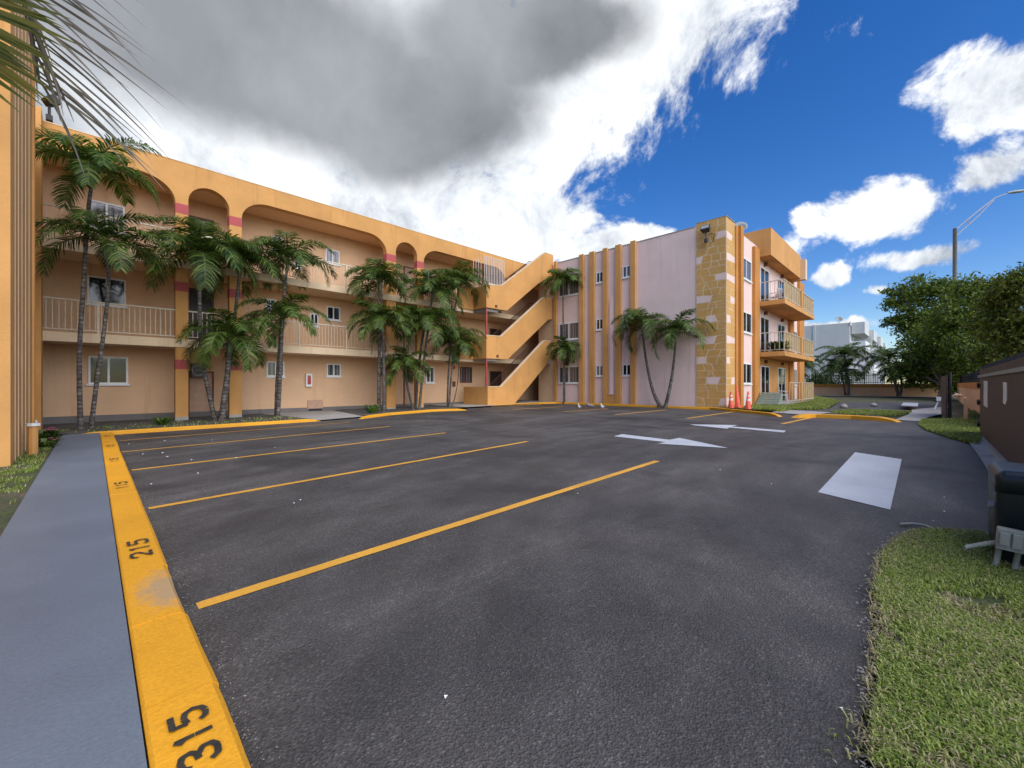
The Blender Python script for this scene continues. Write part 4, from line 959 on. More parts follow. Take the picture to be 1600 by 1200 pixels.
def palm(label, path, seed, L=1.9, nf=12, r0=.10, r1=.06, group='palms', leafm='palm_leaf', ll=.5, droop=-62, dead=0, shaft=.55, th_hi=72, drp=.45, npairs=44, lw=.042):
    L *= 1.14; r0 *= .84; r1 *= .84; nf += 3 if 8 <= seed <= 14 or seed in (3, 4) else 0; nf += random.Random(seed).choice([0, 1, 2, 3]); ll *= 1.12; npairs = 58; droop -= 10
    rnd = random.Random(seed); P = lerp_path(path, 7); base = P[0]
    e = empty('palm_tree', (base.x, base.y, base.z - .03), label, 'palm tree', group)
    P = [Vector((base.x, base.y, base.z - .12))] + P
    t = MB(); n = len(P)
    t.tube(P, [(r0 * 1.45 if i == 0 else r0 * 1.2 if i == 1 else r0 + (r1 - r0) * i / n) * (1 + .03 * ((i % 2) * 2 - 1)) for i in range(n)], 10); t.build('trunk', 'palm_trunk', e, True)
    top = P[-1]; ax = (P[-1] - P[-3]).normalized(); ax = (ax + Vector((0, 0, .6))).normalized()
    hub = top + ax * shaft
    c = MB(); c.tube([top - ax * .03, top + ax * shaft * .15, top + ax * shaft * .6, hub], [r1 * 1.05, r1 * 1.5, r1 * 1.1, r1 * .5], 10); c.build('crownshaft', 'crownshaft', e, True)
    off = rnd.uniform(0, 6.28)
    fr = MB()
    for i in range(nf):
        a_ = off + i * 2.39996 + rnd.uniform(-.2, .2); k = i / (nf - 1)
        th0 = R(th_hi + 8 - 56 * k + rnd.uniform(-8, 8)); th1 = R(droop * (.40 + .80 * k) + rnd.uniform(-12, 10))
        if i < 1: th0, th1 = R(rnd.uniform(78, 86)), R(rnd.uniform(-25, 10))
        LL = L * rnd.uniform(.86, 1.08) * (.82 if i == 0 else 1)
        frond_mesh(fr, hub - ax * (.05 + .12 * k), a_, th0, th1, LL, rnd, rnd.uniform(.9, 1.1) * lw, ll, npairs, drp=drp)
    # the unopened spear
    fr.tube([hub - ax * .1, hub + ax * .45 + Vector((.03, 0, 0)), hub + ax * .85 + Vector((.08, .03, 0))], [.03, .018, .004], 5, 0)
    fr.build('crown', [leafm, 'rachis'], e)
    if dead:
        d = MB()
        for i in range(dead): frond_mesh(d, top - ax * .05 * i, off + i * 2.1, R(-35), R(-88), L * .6, rnd, .03, ll * .7, 20, drp=1.0)
        d.build('dead_frond', ['dead_leaf', 'dead_leaf'], e)
    return e
def ppY(pts, Ys):                       # trunk way points from the survey, each on its own vertical plane Y
    out = []
    for i, (px, py) in enumerate(pts):
        Y = Ys[i] if hasattr(Ys, '__len__') else Ys; x, z = OY(px, py, Y); out.append(Vector((x, Y, z)))
    out[0].z = gz(out[0].x) + .08; return out
def ppX(pts, X):
    out = []
    for px, py in pts: y, z = OX(px, py, X); out.append(Vector((X, y, z)))
    out[0].z = gz(X) + .10; return out
GA = 'palms in the planting strip before the galleries'
palm('tallest palm at the far left, slim upright trunk crossing the railings', ppY([(126, 665), (124, 560), (130, 450), (138, 330), (143, 290)], 17.3), 1, 1.75, 12, .075, .05, GA, 'palm_leaf_light', .5)
palm('leaning palm at the far left, shorter of the pair by the sidewalk end', ppY([(142, 665), (152, 590), (162, 520), (170, 440), (165, 405)], 17.2), 2, 1.75, 11, .07, .045, GA, 'palm_leaf', .5)
palm('palm before the dark upstairs door, with a green neck', ppY([(336, 652), (322, 592), (313, 520), (312, 455), (311, 430)], [17.9, 17.8, 17.7, 17.6, 17.6]), 3, 2.0, 14, .085, .065, GA, 'palm_leaf', .58, shaft=.75)
palm('tall palm directly right of the one with the green neck', ppY([(344, 652), (352, 600), (362, 530), (370, 470), (374, 430)], [18.3, 18.4, 18.4, 18.4, 18.4]), 4, 2.0, 13, .08, .06, GA, 'palm_leaf', .56)
palm('low thick trunked palm before the second orange pillar', ppY([(347, 653), (351, 620), (355, 590), (358, 550)], 17.6), 5, 1.65, 12, .13, .09, GA, 'palm_leaf', .52, droop=-80)
palm('lower of the two palms standing before the two small windows', ppY([(434, 648), (437, 600), (439, 550), (441, 512)], 17.9), 6, 1.7, 11, .095, .07, GA, 'palm_leaf', .50, shaft=.4)
palm('taller of the two palms standing before the two small windows', ppY([(431, 648), (433, 590), (440, 500), (446, 440), (448, 425)], 18.2), 7, 1.85, 12, .07, .055, GA, 'palm_leaf', .52)
palm('tall palm with ragged trunk at the left of the thicket', ppY([(592, 640), (592, 580), (594, 500), (594, 455)], 18.0), 8, 1.75, 13, .10, .07, GA, 'palm_leaf', .52, dead=2)
palm('half height palm with hanging dead boots at the left of the thicket', ppY([(600, 640), (600, 590), (599, 540), (598, 520)], 17.7), 9, 1.65, 12, .09, .07, GA, 'palm_leaf', .50, dead=3)
palm('shortest palm of the thicket, leaning left at its foot', ppY([(645, 638), (638, 610), (635, 590), (634, 580)], 18.0), 10, 1.45, 11, .075, .055, GA, 'palm_leaf', .46, shaft=.35)
palm('straight palm rising highest in the middle of the thicket', ppY([(650, 638), (652, 600), (660, 530), (672, 482), (675, 470)], 18.3), 11, 1.95, 14, .085, .06, GA, 'palm_leaf', .54)
palm('right leaning palm filling the heart of the thicket', ppY([(655, 638), (660, 590), (664, 550), (668, 522)], 17.9), 12, 1.85, 14, .085, .06, GA, 'palm_leaf', .52)
palm('tall slim palm at the right of the thicket, near the barred screen', ppY([(699, 634), (701, 580), (708, 500), (716, 455)], 18.6), 13, 1.8, 12, .065, .05, GA, 'palm_leaf', .52)
palm('lower palm with slim trunk beside the red alarm box', ppY([(702, 634), (704, 600), (708, 560), (711, 545)], 18.4), 14, 1.75, 12, .065, .05, GA, 'palm_leaf', .50)
palm('thin crooked young palm left of the orange stair box', ppY([(706, 634), (711, 620), (716, 590), (717, 560)], 18.7), 15, 1.2, 7, .035, .03, GA, 'palm_leaf', .4)
GB = 'palms against the pink wing'
palm('very slim tall palm between stairs and first orange rib, crown at roof level', ppX([(882, 629), (882, 560), (880, 500), (880, 452)], 21.1), 16, 1.45, 12, .065, .05, GB, 'palm_leaf_light', .48)
palm('slim palm between stairs and first orange rib, crown at mid height', ppX([(880.5, 629), (881, 580), (881.5, 553)], 20.95), 17, 1.35, 10, .05, .045, GB, 'palm_leaf', .44, droop=-88, dead=1, shaft=.35)
palm('left trunk of the forked pair on the pink wall, higher crown with dead fronds', ppX([(1031, 635), (1020, 610), (1010, 565), (1004, 520)], 21.05), 18, 2.0, 13, .12, .06, GB, 'palm_leaf', .55, droop=-85, dead=1, shaft=.5)
palm('right trunk of the forked pair on the pink wall, lower crown', ppX([(1040, 635), (1048, 600), (1053, 565), (1056, 530)], 21.0), 19, 1.8, 13, .12, .055, GB, 'palm_leaf', .48, droop=-85, shaft=.4)
GC = 'palms by the far boundary wall'
palm('far palm before the boundary wall, taller of the two close together', ppX([(1326, 621), (1325, 595), (1320, 565)], 48.0), 20, 2.3, 12, .14, .10, GC, 'palm_leaf', .6, lw=.06)
palm('far palm before the boundary wall, shorter with thin leaning trunk', ppX([(1321, 621), (1318, 600), (1315, 588)], 48.3), 21, 2.0, 11, .10, .08, GC, 'palm_leaf', .7, lw=.06)
palm('far palm with wide crown standing beside the pale board', ppX([(1404, 627), (1399, 600), (1390, 572)], 47.5), 22, 2.6, 12, .16, .1, GC, 'palm_leaf', .62, lw=.06)
palm('small far palm between the wide crowned palm and the big trees', ppX([(1407, 624), (1409, 606), (1408, 590)], 48.2), 23, 1.7, 10, .12, .09, GC, 'palm_leaf', .6, lw=.06)
palm('palm behind the boundary wall, half hidden by the orange building', ppX([(1257, 621), (1256, 600), (1253, 580)], 52), 24, 2.2, 10, .12, .09, GC, 'palm_leaf', .7, lw=.06)

# overhanging frond of a palm that stands left of the sidewalk, outside the picture
rnd = random.Random(5)
e = empty('palm_tree', (-1.6, 2.6, -.03), 'palm whose long drooping frond hangs into the top left corner', 'palm tree', 'palms near the sidewalk')
a = MB(); a.tube([(-1.6, 2.6, -.1), (-1.66, 2.62, 1.3), (-1.62, 2.66, 2.6), (-1.5, 2.7, 3.3)], [.16, .13, .12, .11], 12); a.build('trunk', 'palm_trunk', e, True)
rp = [DP(*q) for q in ((-300, -330, 2.2), (-140, -260, 2.1), (-30, -150, 2.05), (22, -50, 2.05), (46, 40, 2.1), (62, 130, 2.15))]
rp = [Vector((-1.5, 2.7, 3.3))] + rp[1:]
rpath = lerp_path(rp, 8)
a = MB(); a.tube(rpath, [.03 - .025 * i / len(rpath) for i in range(len(rpath))], 6); a.build('frond_stem', 'rachis', e, True)
a = MB(); N = len(rpath)
cf = Vector((1, 1, 0)).normalized(); cr = Vector((1, -1, 0)).normalized()
def blade(mb, p, d, l, w, droopk, mi):
    nrm = d.cross(cf); nrm = nrm.normalized(); w2 = nrm * w; q = Vector(p); dd = d.normalized(); vs = []; k = 8
    for i in range(k + 1):
        u = i / k; ww = w2 * (math.sin(math.pi * min(1, .25 + .5 * u) ) if u < .5 else (1 - (u - .5) / .5 * .93))
        vs += [q - ww, q + ww + cf * w * .3]; dd = (dd + Vector((0, 0, -droopk / k))).normalized(); q = q + dd * l / k
    mb.add(vs, [(2*i, 2*i+1, 2*i+3, 2*i+2) for i in range(k)], mi)
for i in range(30):
    u = .42 + .58 * i / 29; f = u * (N - 1); k = min(N - 2, int(f)); p = rpath[k].lerp(rpath[k+1], f - k)
    v_ = (u - .42) / .58
    d = cr + Vector((0, 0, -1)) * (.42 + .30 * v_ + rnd.uniform(-.12, .14)) + cf * rnd.uniform(-.1, .3)
    l = (.84 - .10 * v_) * rnd.uniform(.72, 1.08); blade(a, p, d, l, .0058 * rnd.uniform(.7, 1.2), rnd.uniform(.1, .45), 0)
    if v_ > .45 and rnd.random() < .5:          # limp leaflets hanging straight down
        blade(a, p, cr * rnd.uniform(.3, .8) + Vector((0, 0, -1)) + cf * rnd.uniform(-.2, .2), rnd.uniform(.3, .6), .007, .7, 0)
for i in range(44):                 # broad green leaflets of the near side
    u = i / 43; p = DP(-110 + 70 * rnd.random(), -60 + 130 * u, 1.95)
    blade(a, p, cr + Vector((0, 0, -1)) * (.05 + .55 * u + rnd.uniform(-.06, .1)), rnd.uniform(.40, .56), .013, .15, 1)
a.build('frond_leaflets', ['frond_close', 'frond_green'], e)
fr = MB()
for i in range(7): frond_mesh(fr, (-1.5, 2.7, 3.35), R(100 + i * 38), R(60 - 4 * i), R(-50), 1.9, rnd, .036, .55, 34)
fr.build('crown', ['palm_leaf', 'rachis'], e)

# ================================================================= BROADLEAF TREES
def tree(label, base, blobs, nleaf, size, seed, mats_='tree_leaf', tr=.16, group='trees beyond the right fence', trunks=1):
    rnd = random.Random(seed); bx, by = base; bz = gz(bx)
    e = empty('broadleaf_tree', (bx, by, bz), label, 'tree', group)
    C = [(DP(px, py, d), r * d / F) for px, py, d, r in blobs]
    t = MB()
    cen = sum((c for c, r in C), Vector()) / len(C)
    for q in range(trunks):
        b0 = Vector((bx + .4 * q, by - .3 * q, bz - .1)); fork = b0.lerp(cen, .42) + Vector((rnd.uniform(-.3,.3), rnd.uniform(-.3,.3), 0))
        t.tube([b0, b0.lerp(fork, .5) + Vector((.12, -.08, 0)), fork], [tr * 1.3, tr, tr * .8], 8)
        for c, r in C[q::trunks]:
            m_ = fork.lerp(c, .55) + Vector((rnd.uniform(-.4,.4), rnd.uniform(-.4,.4), .3)); t.tube([fork, m_, c], [tr * .6, tr * .35, tr * .12], 6)
            for _ in range(5):
                d = Vector((rnd.gauss(0,1), rnd.gauss(0,1), rnd.gauss(.3,.8))).normalized(); t.tube([m_.lerp(c, rnd.random()), c + d * r * .5, c + d * r * .92], [tr*.15, tr*.08, .01], 4)
    t.build('trunk', 'bark', e, True)
    l = MB(); tot = sum(r * r for c, r in C)
    for c, r in C:
        n = int(nleaf * r * r / tot); ncl = max(6, int(n / 26))
        for _ in range(ncl):
            d = Vector((rnd.gauss(0,1), rnd.gauss(0,1), rnd.gauss(.1,.9))).normalized(); rad = r * (rnd.random() ** .42) * rnd.uniform(.8, 1.14)
            cc = c + Vector((d.x, d.y, d.z * .8)) * rad; cs = r * rnd.uniform(.10, .24)
            for _ in range(26):
                p = cc + Vector((rnd.gauss(0, cs), rnd.gauss(0, cs), rnd.gauss(0, cs * .6)))
                n1 = Vector((rnd.gauss(0,1), rnd.gauss(0,1), rnd.gauss(.8,.7))).normalized(); a1 = n1.orthogonal().normalized(); a1 = Matrix.Rotation(rnd.uniform(0, 6.28), 3, n1) @ a1; b1 = n1.cross(a1); s = size * rnd.uniform(.6, 1.25)
                l.add([p - a1 * s, p - b1 * s * .45, p + a1 * s, p + b1 * s * .45], [(0, 1, 2, 3)])
    l.build('crown', mats_, e); return e
q1 = G(1466, 626); 
tree('dark low branched tree at the far corner behind the open gate leaf', (q1[0], q1[1]), [(1450, 565, 33, 42), (1475, 590, 33, 28), (1432, 590, 34, 24), (1490, 555, 32, 34), (1455, 535, 34, 36), (1500, 600, 31, 24)], 13000, .15, 31, trunks=2)
tree('tall airy tree left of the street light pole', (50.5, -2.2), [(1412, 475, 38, 26), (1440, 455, 38, 30), (1400, 505, 38, 18), (1470, 458, 37, 28), (1425, 510, 38, 28), (1398, 455, 38, 13), (1460, 500, 36, 34)], 12000, .15, 32)
tree('broad tree right of the street light pole with olive crown', (39, -5.5), [(1520, 470, 30, 36), (1545, 450, 30, 26), (1500, 500, 30, 38), (1550, 510, 29, 44), (1530, 545, 28, 40), (1480, 520, 31, 30), (1505, 450, 31, 22)], 17000, .13, 33, 'tree_leaf')
tree('near olive green tree reaching the right edge above the brown enclosure', (24, -5.5), [(1590, 460, 20, 42), (1575, 510, 20, 44), (1625, 440, 19, 44), (1612, 520, 19, 46), (1560, 555, 21, 30), (1600, 560, 19, 34), (1560, 480, 21, 26)], 20000, .095, 34, 'tree_leaf_olive')
tree('dark tree filling the gap below the street light', (37, -3.2), [(1515, 575, 29, 30), (1545, 580, 27, 30), (1575, 585, 24, 26), (1495, 565, 30, 26), (1535, 560, 27, 28)], 11000, .12, 35)
# shrub behind the far pickets
a = MB(); rnd = random.Random(9); c = Vector((50.3, 7.6, 1.2))
for _ in range(900):
    p = c + Vector((rnd.gauss(0,.5), rnd.gauss(0,.9), abs(rnd.gauss(.3,.45)))); n1 = Vector((rnd.gauss(0,1), rnd.gauss(0,1), rnd.gauss(.5,.7))).normalized(); a1 = n1.orthogonal().normalized(); b1 = n1.cross(a1); s = .12
    a.add([p - a1*s, p - b1*s*.5, p + a1*s, p + b1*s*.5], [(0,1,2,3)])
a.tube([(50.3, 7.6, .3), (50.3, 7.6, 1.6)], .06, 6); tag(a.build('shrub', 'tree_leaf'), 'dark shrub behind the iron pickets at the foot of the far palms', 'shrub')
# far hedge line beyond the street so the horizon is closed
tree('distant tree row beyond the white building, right part', (110, -10), [(1440, 575, 100, 22), (1475, 580, 96, 20), (1420, 585, 105, 14)], 3500, .35, 36, group='distant trees')

# ================================================================= GRASS (uncountable)
def inside(p, poly):
    x, y = p; c = False; j = len(poly) - 1
    for i in range(len(poly)):
        xi, yi = poly[i]; xj, yj = poly[j]
        if (yi > y) != (yj > y) and x < (xj - xi) * (y - yi) / (yj - yi) + xi: c = not c
        j = i
    return c
def mnd(x, y): return .035 + .03 * mnoise.noise(Vector((x * 1.7, y * 1.7, 0)))
def grass(name, poly, n, hgt, wid, seed, zf, label, lean=1.0, dens=None, material='grass_blade'):
    rnd = random.Random(seed); xs_ = [p[0] for p in poly]; ys_ = [p[1] for p in poly]; mb = MB(); k = 0; tries = 0
    while k < n and tries < n * 20:
        tries += 1; x = rnd.uniform(min(xs_), max(xs_)); y = rnd.uniform(min(ys_), max(ys_))
        if not inside((x, y), poly): continue
        dn = mnoise.noise(Vector((x * 2.2, y * 2.2, seed))) + .5 * mnoise.noise(Vector((x * 7, y * 7, seed)))
        if dens is not None and dn < dens + rnd.uniform(-.25, .25): continue
        if rnd.random() > 1.35 - .25 * math.hypot(x, y) / 3 and hgt < .08: pass
        k += 1; z = zf(x, y); a_ = rnd.uniform(0, 6.28); h = hgt * rnd.uniform(.5, 1.25); ln = rnd.uniform(.2, 1.0) * lean
        d = Vector((math.cos(a_), math.sin(a_), 0)); s = Vector((-d.y, d.x, 0)) * wid * rnd.uniform(.7, 1.3)
        p0 = Vector((x, y, z)); p1 = p0 + d * h * .45 * ln + Vector((0, 0, h * .7)); p2 = p0 + d * h * 1.15 * ln + Vector((0, 0, h * (.95 - .35 * ln)))
        mb.add([p0 - s, p0 + s, p1 - s * .8, p1 + s * .8, p2], [(0, 1, 3, 2), (2, 3, 4)])
    return tag(mb.build(name, material), label, 'grass', None, 'stuff')
near = [(1.95, .02)] + [(p[0] + .02, p[1] - .03) for p in rough_edge[::3]] + [(5.5, -.3), (4.9, -.55), (4.0, -1.0), (2.2, -1.0), (1.2, -.6)]
zt_ = lambda x, y: gz(x) + mnd(x, y) - .01
# turf bed under the blades
tb = MB(); poly = [(1.2, -1.4), (1.9, .14)] + [(p[0] + .0, p[1] - .02) for p in rough_edge] + [(5.7, -.5), (6, -1.4)]
tris = []
nx, ny = 70, 26
for i in range(nx):
    for j in range(ny):
        x0 = 1.2 + 4.7 * i / nx; y0 = -1.4 + 1.9 * j / ny; x1 = x0 + 4.7 / nx; y1 = y0 + 1.9 / ny
        if all(inside(c, poly) for c in ((x0, y0), (x1, y0), (x1, y1), (x0, y1))):
            tb.add([(x, y, zt_(x, y)) for x, y in ((x0, y0), (x1, y0), (x1, y1), (x0, y1))], [(0, 1, 2, 3)])
struct(tb.build('lawn_soil', 'soil'))
grass('grass', near, 68000, .036, .0032, 11, zt_, 'short mown grass on the near right lawn', 1.25, dens=-.34)
grass('grass', near, 9000, .036, .003, 19, zt_, 'dry straw coloured thatch patches in the near right lawn', 1.6, dens=.05, material='grass_dry')
grass('grass', [(p[0], p[1] + .01) for p in rough_edge] + [(p[0] - .02, p[1] - .07) for p in reversed(rough_edge)], 1100, .035, .003, 20, zt_, 'straw coloured thatch along the asphalt edge', 1.6, material='grass_dry')
gp = [G(1441, 657), G(1436, 665), G(1448, 673), G(1480, 684), G(1526, 697), (15.6, -.9), (21, -1.3), (27, -1.3), G(1500, 657)]
tb = MB(); tb.flat(gp, lambda x, y: gz(x) + .015); struct(tb.build('lawn_soil', 'soil'))
grass('grass', gp, 26000, .09, .009, 12, lambda x, y: gz(x) + .01, 'rough green grass patch before the side wall', 1.2)
gp = [(22.0, 5.0), (22.2, 6.95), (26.9, 6.9), (26.9, 5.6), (35.3, 5.6), (37, 7), (44, 7), G(1312, 628), G(1290, 640), G(1240, 641), G(1218, 645)]
tb = MB(); tb.flat(gp, lambda x, y: gz(x) + .01); struct(tb.build('lawn_soil', 'soil'))
grass('grass', gp, 26000, .11, .014, 13, lambda x, y: gz(x) + .01, 'green grass below the balconies', 1.0)
gp = [G(1296, 644), G(1330, 641), G(1400, 643), G(1425, 645), G(1398, 650), G(1320, 648)]
grass('grass', gp, 5000, .10, .014, 14, lambda x, y: gz(x) + .0, 'thin grass behind the yellow island kerb', 1.0)
gp = [(-.6, 3), (-.62, 15.5), (-1.0, 18.3), (-1.8, 18.3), (-1.2, 14.4), (-.95, 10.4), (-2.5, 10.4), (-2.5, 3)]
grass('grass', gp, 26000, .05, .005, 15, lambda x, y: -.03, 'patchy thin grass on the left lawn', 1.3, dens=.0)
gp = [(-.3, 16.2), (5.6, 16.1), (5.3, 18.6), (-1, 18.6)]
grass('ground_cover', gp, 700, .07, .010, 16, lambda x, y: gz(x) + .07, 'sparse weeds in the planting strip', 1.0, dens=.1)
# weeds in asphalt by the lawn
grass('ground_cover', [G(1290, 1150), G(1345, 1100), G(1345, 1190), G(1300, 1200)], 14, .04, .004, 17, lambda x, y: gz(x), 'few weeds sprouting at the asphalt edge', 1.2)
# gravel crumbs along the broken asphalt edge and beside the kerb
mb = MB(); rnd = random.Random(21)
def crumb(x, y, z, s):
    mb.add([(x + rnd.uniform(-s, s), y + rnd.uniform(-s, s), z + rnd.uniform(0, s)) for _ in range(4)], [(0,1,2),(0,2,3),(0,1,3),(1,2,3)])
for _ in range(1500):
    p = rnd.choice(rough_edge); x = p[0] + rnd.gauss(0, .05); y = p[1] + rnd.gauss(-.01, .03); crumb(x, y, gz(x) + .008, rnd.uniform(.003, .012))
for _ in range(900): y = rnd.uniform(1.2, 8); x = .40 + abs(rnd.gauss(0, .05)); crumb(x, y, gz(x) + .003, rnd.uniform(.002, .006))
tag(mb.build('gravel', 'concrete'), 'loose grit along the asphalt edges', 'gravel', None, 'stuff')
mb = MB()
for px, py in [(697, 1091), (1125, 735), (1205, 757), (255, 708), (258, 689), (262, 714), (300, 719), (310, 740), (224, 710), (202, 694), (460, 787), (470, 782), (250, 865), (1475, 778), (1475, 800), (1458, 815), (1315, 1110), (237, 757), (332, 688), (370, 716), (891, 765), (903, 772), (430, 700)]:
    x, y = G(px, py); s = rnd.uniform(.006, .010) * max(1, math.hypot(x, y) / 4); z = gz(x) + .006
    mb.add([(x - s, y - s*.6, z), (x + s, y - s*.4, z + .006), (x + s*.8, y + s*.6, z + .002), (x - s*.7, y + s*.7, z + .008)], [(0,1,2,3)])
tag(mb.build('litter', 'paper'), 'white petals and scraps scattered on the asphalt', 'litter', None, 'stuff')
# flower bed by the left wing
def rosette(name, x, y, z, r, n, material, label, seed, flowers=0):
    rnd = random.Random(seed); e = empty(name, (x, y, z), label, 'plant'); a = MB()
    for i in range(n):
        t = rnd.uniform(0, 6.28); d = Vector((math.cos(t), math.sin(t), 0)); s = Vector((-d.y, d.x, 0)) * r * .09; h = rnd.uniform(.3, 1.1) * r; o = d * r * rnd.uniform(0, .5)
        p0 = Vector((x, y, z)) + o; a.add([p0 - s*.4, p0 + s*.4, p0 + d*r*.4 + s + Vector((0,0,h*.8)), p0 + d*r*.4 - s + Vector((0,0,h*.8)), p0 + d*r*.9 + Vector((0,0,h*.7))], [(0,1,2,3),(3,2,4)])
    a.build('leaves', material, e)
    if flowers:
        a = MB()
        for i in range(flowers):
            c = Vector((x + rnd.uniform(-r, r)*.7, y + rnd.uniform(-r, r)*.7, z + r*rnd.uniform(.7, 1.0)))
            for k in range(5):
                t = k * 1.256; d = Vector((math.cos(t), math.sin(t), .3)) * .045; s = Vector((-math.sin(t), math.cos(t), 0)) * .025; a.add([c, c + d*.6 + s, c + d, c + d*.6 - s], [(0,1,2,3)])
        a.build('flowers', 'cloth_pink', e)
rosette('flowering_plant', -.82, 14.5, -.03, .32, 160, 'palm_leaf', 'low leafy plant with pink blossoms beside the left orange wall', 41, 16)
rosette('flowering_plant', -.72, 13.2, -.03, .22, 90, 'palm_leaf', 'small dark leafy plant in front of the pink blossoms', 42, 3)
rosette('potted_plant', 27.6, 6.2, 3.16, .7, 120, 'palm_leaf', 'bushy plant at the near end of the middle balcony', 43)
rosette('agave_plant', 1.6, 17.6, .0, .3, 60, 'palm_leaf_light', 'pale leafed ground plant at the foot of the first orange pillar', 44)
rosette('agave_plant', 8.7, 17.4, .05, .45, 40, 'palm_leaf_light', 'spiky ground plant at the left end of the second planting strip', 45)

# ================================================================= SKY
wd = bpy.data.worlds.new('World'); sc.world = wd; wd.use_nodes = True; nt = wd.node_tree; nt.nodes.clear()
out = nd(nt, 'ShaderNodeOutputWorld'); tc = nd(nt, 'ShaderNodeTexCoord')
SUN_EL, SUN_ROT = R(42), R(187)      # sun placed behind the camera, added as soft fill for the facades
sky = nd(nt, 'ShaderNodeTexSky', sky_type='NISHITA'); sky.sun_disc = False; sky.sun_elevation = SUN_EL; sky.sun_rotation = SUN_ROT; sky.air_density = 1.0; sky.dust_density = .3; sky.ozone_density = 3.0
V = tc.outputs['Generated']
sepv = nd(nt, 'ShaderNodeSeparateXYZ'); nt.links.new(V, sepv.inputs[0])
az = math_(nt, 'MULTIPLY', math_(nt, 'ARCTAN2', sepv.outputs[1], sepv.outputs[0]), 57.2958)
el = math_(nt, 'MULTIPLY', math_(nt, 'ARCSINE', sepv.outputs[2]), 57.2958)
comb = nd(nt, 'ShaderNodeCombineXYZ'); nt.links.new(az, comb.inputs[0]); nt.links.new(el, comb.inputs[1])
# warp
wn = noise(nt, V, 2.6, 6, .6); wsub = nd(nt, 'ShaderNodeVectorMath', operation='SUBTRACT'); nt.links.new(wn.outputs['Color'], wsub.inputs[0]); wsub.inputs[1].default_value = (.5, .5, .5)
wsc = nd(nt, 'ShaderNodeVectorMath', operation='MULTIPLY'); nt.links.new(wsub.outputs[0], wsc.inputs[0]); wsc.inputs[1].default_value = (12, 8, 0)
wad = nd(nt, 'ShaderNodeVectorMath', operation='ADD'); nt.links.new(comb.outputs[0], wad.inputs[0]); nt.links.new(wsc.outputs[0], wad.inputs[1]); WV = wad.outputs[0]
def azel(px, py):
    t = (px - CX) / F; return 45 - math.degrees(math.atan(t)), math.degrees(math.atan((CY - py) / F / math.sqrt(1 + t * t)))
def blob(cx, cy, rx, ry, rot=0, k=1.0):
    a0, e0 = azel(cx, cy); a1, e1 = azel(cx + rx * .5, cy); a2, e2 = azel(cx - rx * .5, cy); _, e3 = azel(cx, cy - ry * .5); _, e4 = azel(cx, cy + ry * .5)
    mp = nd(nt, 'ShaderNodeMapping', vector_type='TEXTURE'); mp.inputs['Location'].default_value = (a0, e0, 0); mp.inputs['Rotation'].default_value = (0, 0, R(rot)); mp.inputs['Scale'].default_value = (abs(a2 - a1) + .01, abs(e3 - e4) + .01, 1)
    nt.links.new(WV, mp.inputs[0]); ln = nd(nt, 'ShaderNodeVectorMath', operation='LENGTH'); nt.links.new(mp.outputs[0], ln.inputs[0])
    return math_(nt, 'MULTIPLY', math_(nt, 'SUBTRACT', 1.0, ln.outputs['Value']), k)
def field(bl):
    f = None
    for b_ in bl:
        n = blob(*b_); f = n if f is None else math_(nt, 'SMOOTH_MAX', f, n, .15)
    return f
# Mapping rotation is in (azimuth, elevation) degrees; azimuth grows to the left
cover = field([(755, 215, 225, 115), (480, 90, 780, 300), (960, 40, 260, 200), (700, 345, 300, 110), (350, 330, 600, 160), (1010, 400, 180, 50, 8), (-700, 200, 900, 500),
               (1575, 160, 160, 74, 12, .75), (1370, 332, 118, 40, 0, .62), (1455, 396, 125, 23, 0, .6), (1272, 440, 26, 20, 0, .6), (1232, 356, 26, 20, 0, .55), (1360, 452, 30, 11, 0, .5), (1300, 508, 75, 14, 0, .8), (1180, 545, 120, 22, 0, .7), (1570, 265, 80, 42, 0, .7)])
shade = field([(420, 80, 470, 200), (690, 190, 230, 140, -10), (830, 60, 230, 110), (-300, 100, 700, 300)])
fb = noise(nt, V, 5.5, 13, .68, .35); fb2 = noise(nt, V, 2.2, 8, .55, .2)
dens = math_(nt, 'ADD', cover, math_(nt, 'ADD', math_(nt, 'MULTIPLY', math_(nt, 'SUBTRACT', fb.outputs[0], .5), 1.7), math_(nt, 'MULTIPLY', math_(nt, 'SUBTRACT', fb2.outputs[0], .5), .35)))
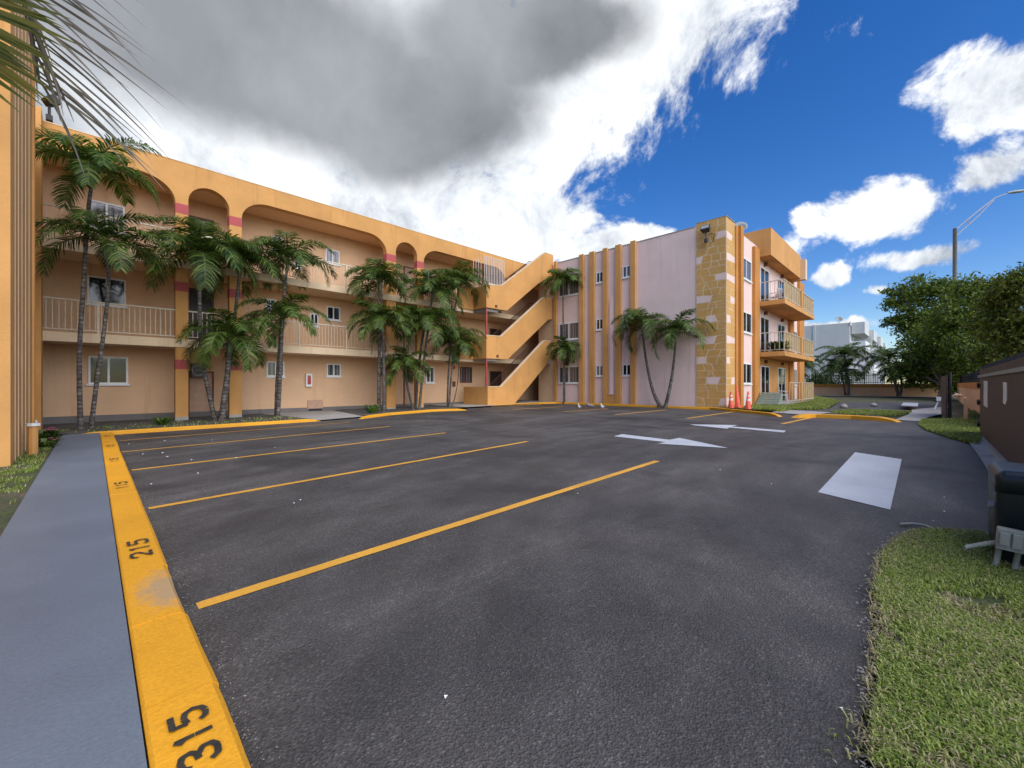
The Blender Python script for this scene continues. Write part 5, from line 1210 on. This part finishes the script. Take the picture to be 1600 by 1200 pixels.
# only above the horizon
dens = math_(nt, 'SUBTRACT', dens, 0.0)
mr = nd(nt, 'ShaderNodeMapRange', interpolation_type='SMOOTHSTEP'); inp(mr, From_Min=-.02, From_Max=.26); nt.links.new(dens, mr.inputs[0]); mask = mr.outputs[0]
sh = math_(nt, 'ADD', shade, math_(nt, 'MULTIPLY', math_(nt, 'SUBTRACT', fb2.outputs[0], .5), .9))
sh = math_(nt, 'ADD', sh, math_(nt, 'MULTIPLY', math_(nt, 'SUBTRACT', fb.outputs[0], .5), .5))
mr2 = nd(nt, 'ShaderNodeMapRange', interpolation_type='SMOOTHSTEP'); inp(mr2, From_Min=-.05, From_Max=.42); nt.links.new(sh, mr2.inputs[0])
puff = ramp(nt, fb.outputs[0], [(.34, (.30, .33, .38)), (.45, (.50, .53, .57)), (.55, (.66, .68, .70)), (.68, (.84, .84, .84))])
core = ramp(nt, fb2.outputs[0], [(.3, (.125, .135, .15)), (.7, (.31, .325, .35))])
cc = mixc(nt, mr2.outputs[0], puff.outputs[0], core.outputs[0])
bgs = nd(nt, 'ShaderNodeBackground'); bgs.inputs[1].default_value = .10
hsv = nd(nt, 'ShaderNodeHueSaturation'); hsv.inputs['Hue'].default_value = .513; hsv.inputs['Saturation'].default_value = 1.36; hsv.inputs['Value'].default_value = .98; nt.links.new(sky.outputs[0], hsv.inputs['Color']); nt.links.new(hsv.outputs[0], bgs.inputs[0])
bgc = nd(nt, 'ShaderNodeBackground'); bgc.inputs[1].default_value = 1.0; nt.links.new(cc, bgc.inputs[0])
mxs = nd(nt, 'ShaderNodeMixShader'); nt.links.new(mask, mxs.inputs[0]); nt.links.new(bgs.outputs[0], mxs.inputs[1]); nt.links.new(bgc.outputs[0], mxs.inputs[2]); nt.links.new(mxs.outputs[0], out.inputs[0])

sl = bpy.data.lights.new('fill_sun', 'SUN'); sl.energy = 2.6; sl.angle = R(80); sl.color = (1, .95, .88)  # wide soft lamp added from behind the camera to lift the facades
so = bpy.data.objects.new('fill_sun', sl); col.objects.link(so)
saz = R(90) - SUN_ROT                       # Nishita: rotation measured clockwise from +Y
sd_ = Vector((math.cos(SUN_EL) * math.cos(saz), math.cos(SUN_EL) * math.sin(saz), math.sin(SUN_EL)))
so.rotation_euler = sd_.to_track_quat('Z', 'Y').to_euler()

# ================================================================= CAMERA
cd = bpy.data.cameras.new('camera'); cd.sensor_width = 36; cd.lens = 36 * F / 1600; cd.shift_y = 1 / 1600; cd.clip_end = 2000; cd.clip_start = .05
co = bpy.data.objects.new('camera', cd); col.objects.link(co); co.location = (0, 0, CH); co.rotation_euler = (R(90), 0, R(-45)); sc.camera = co
sc.view_settings.view_transform = 'Standard'; sc.view_settings.look = 'None'; sc.view_settings.exposure = 0.72; sc.view_settings.gamma = 1
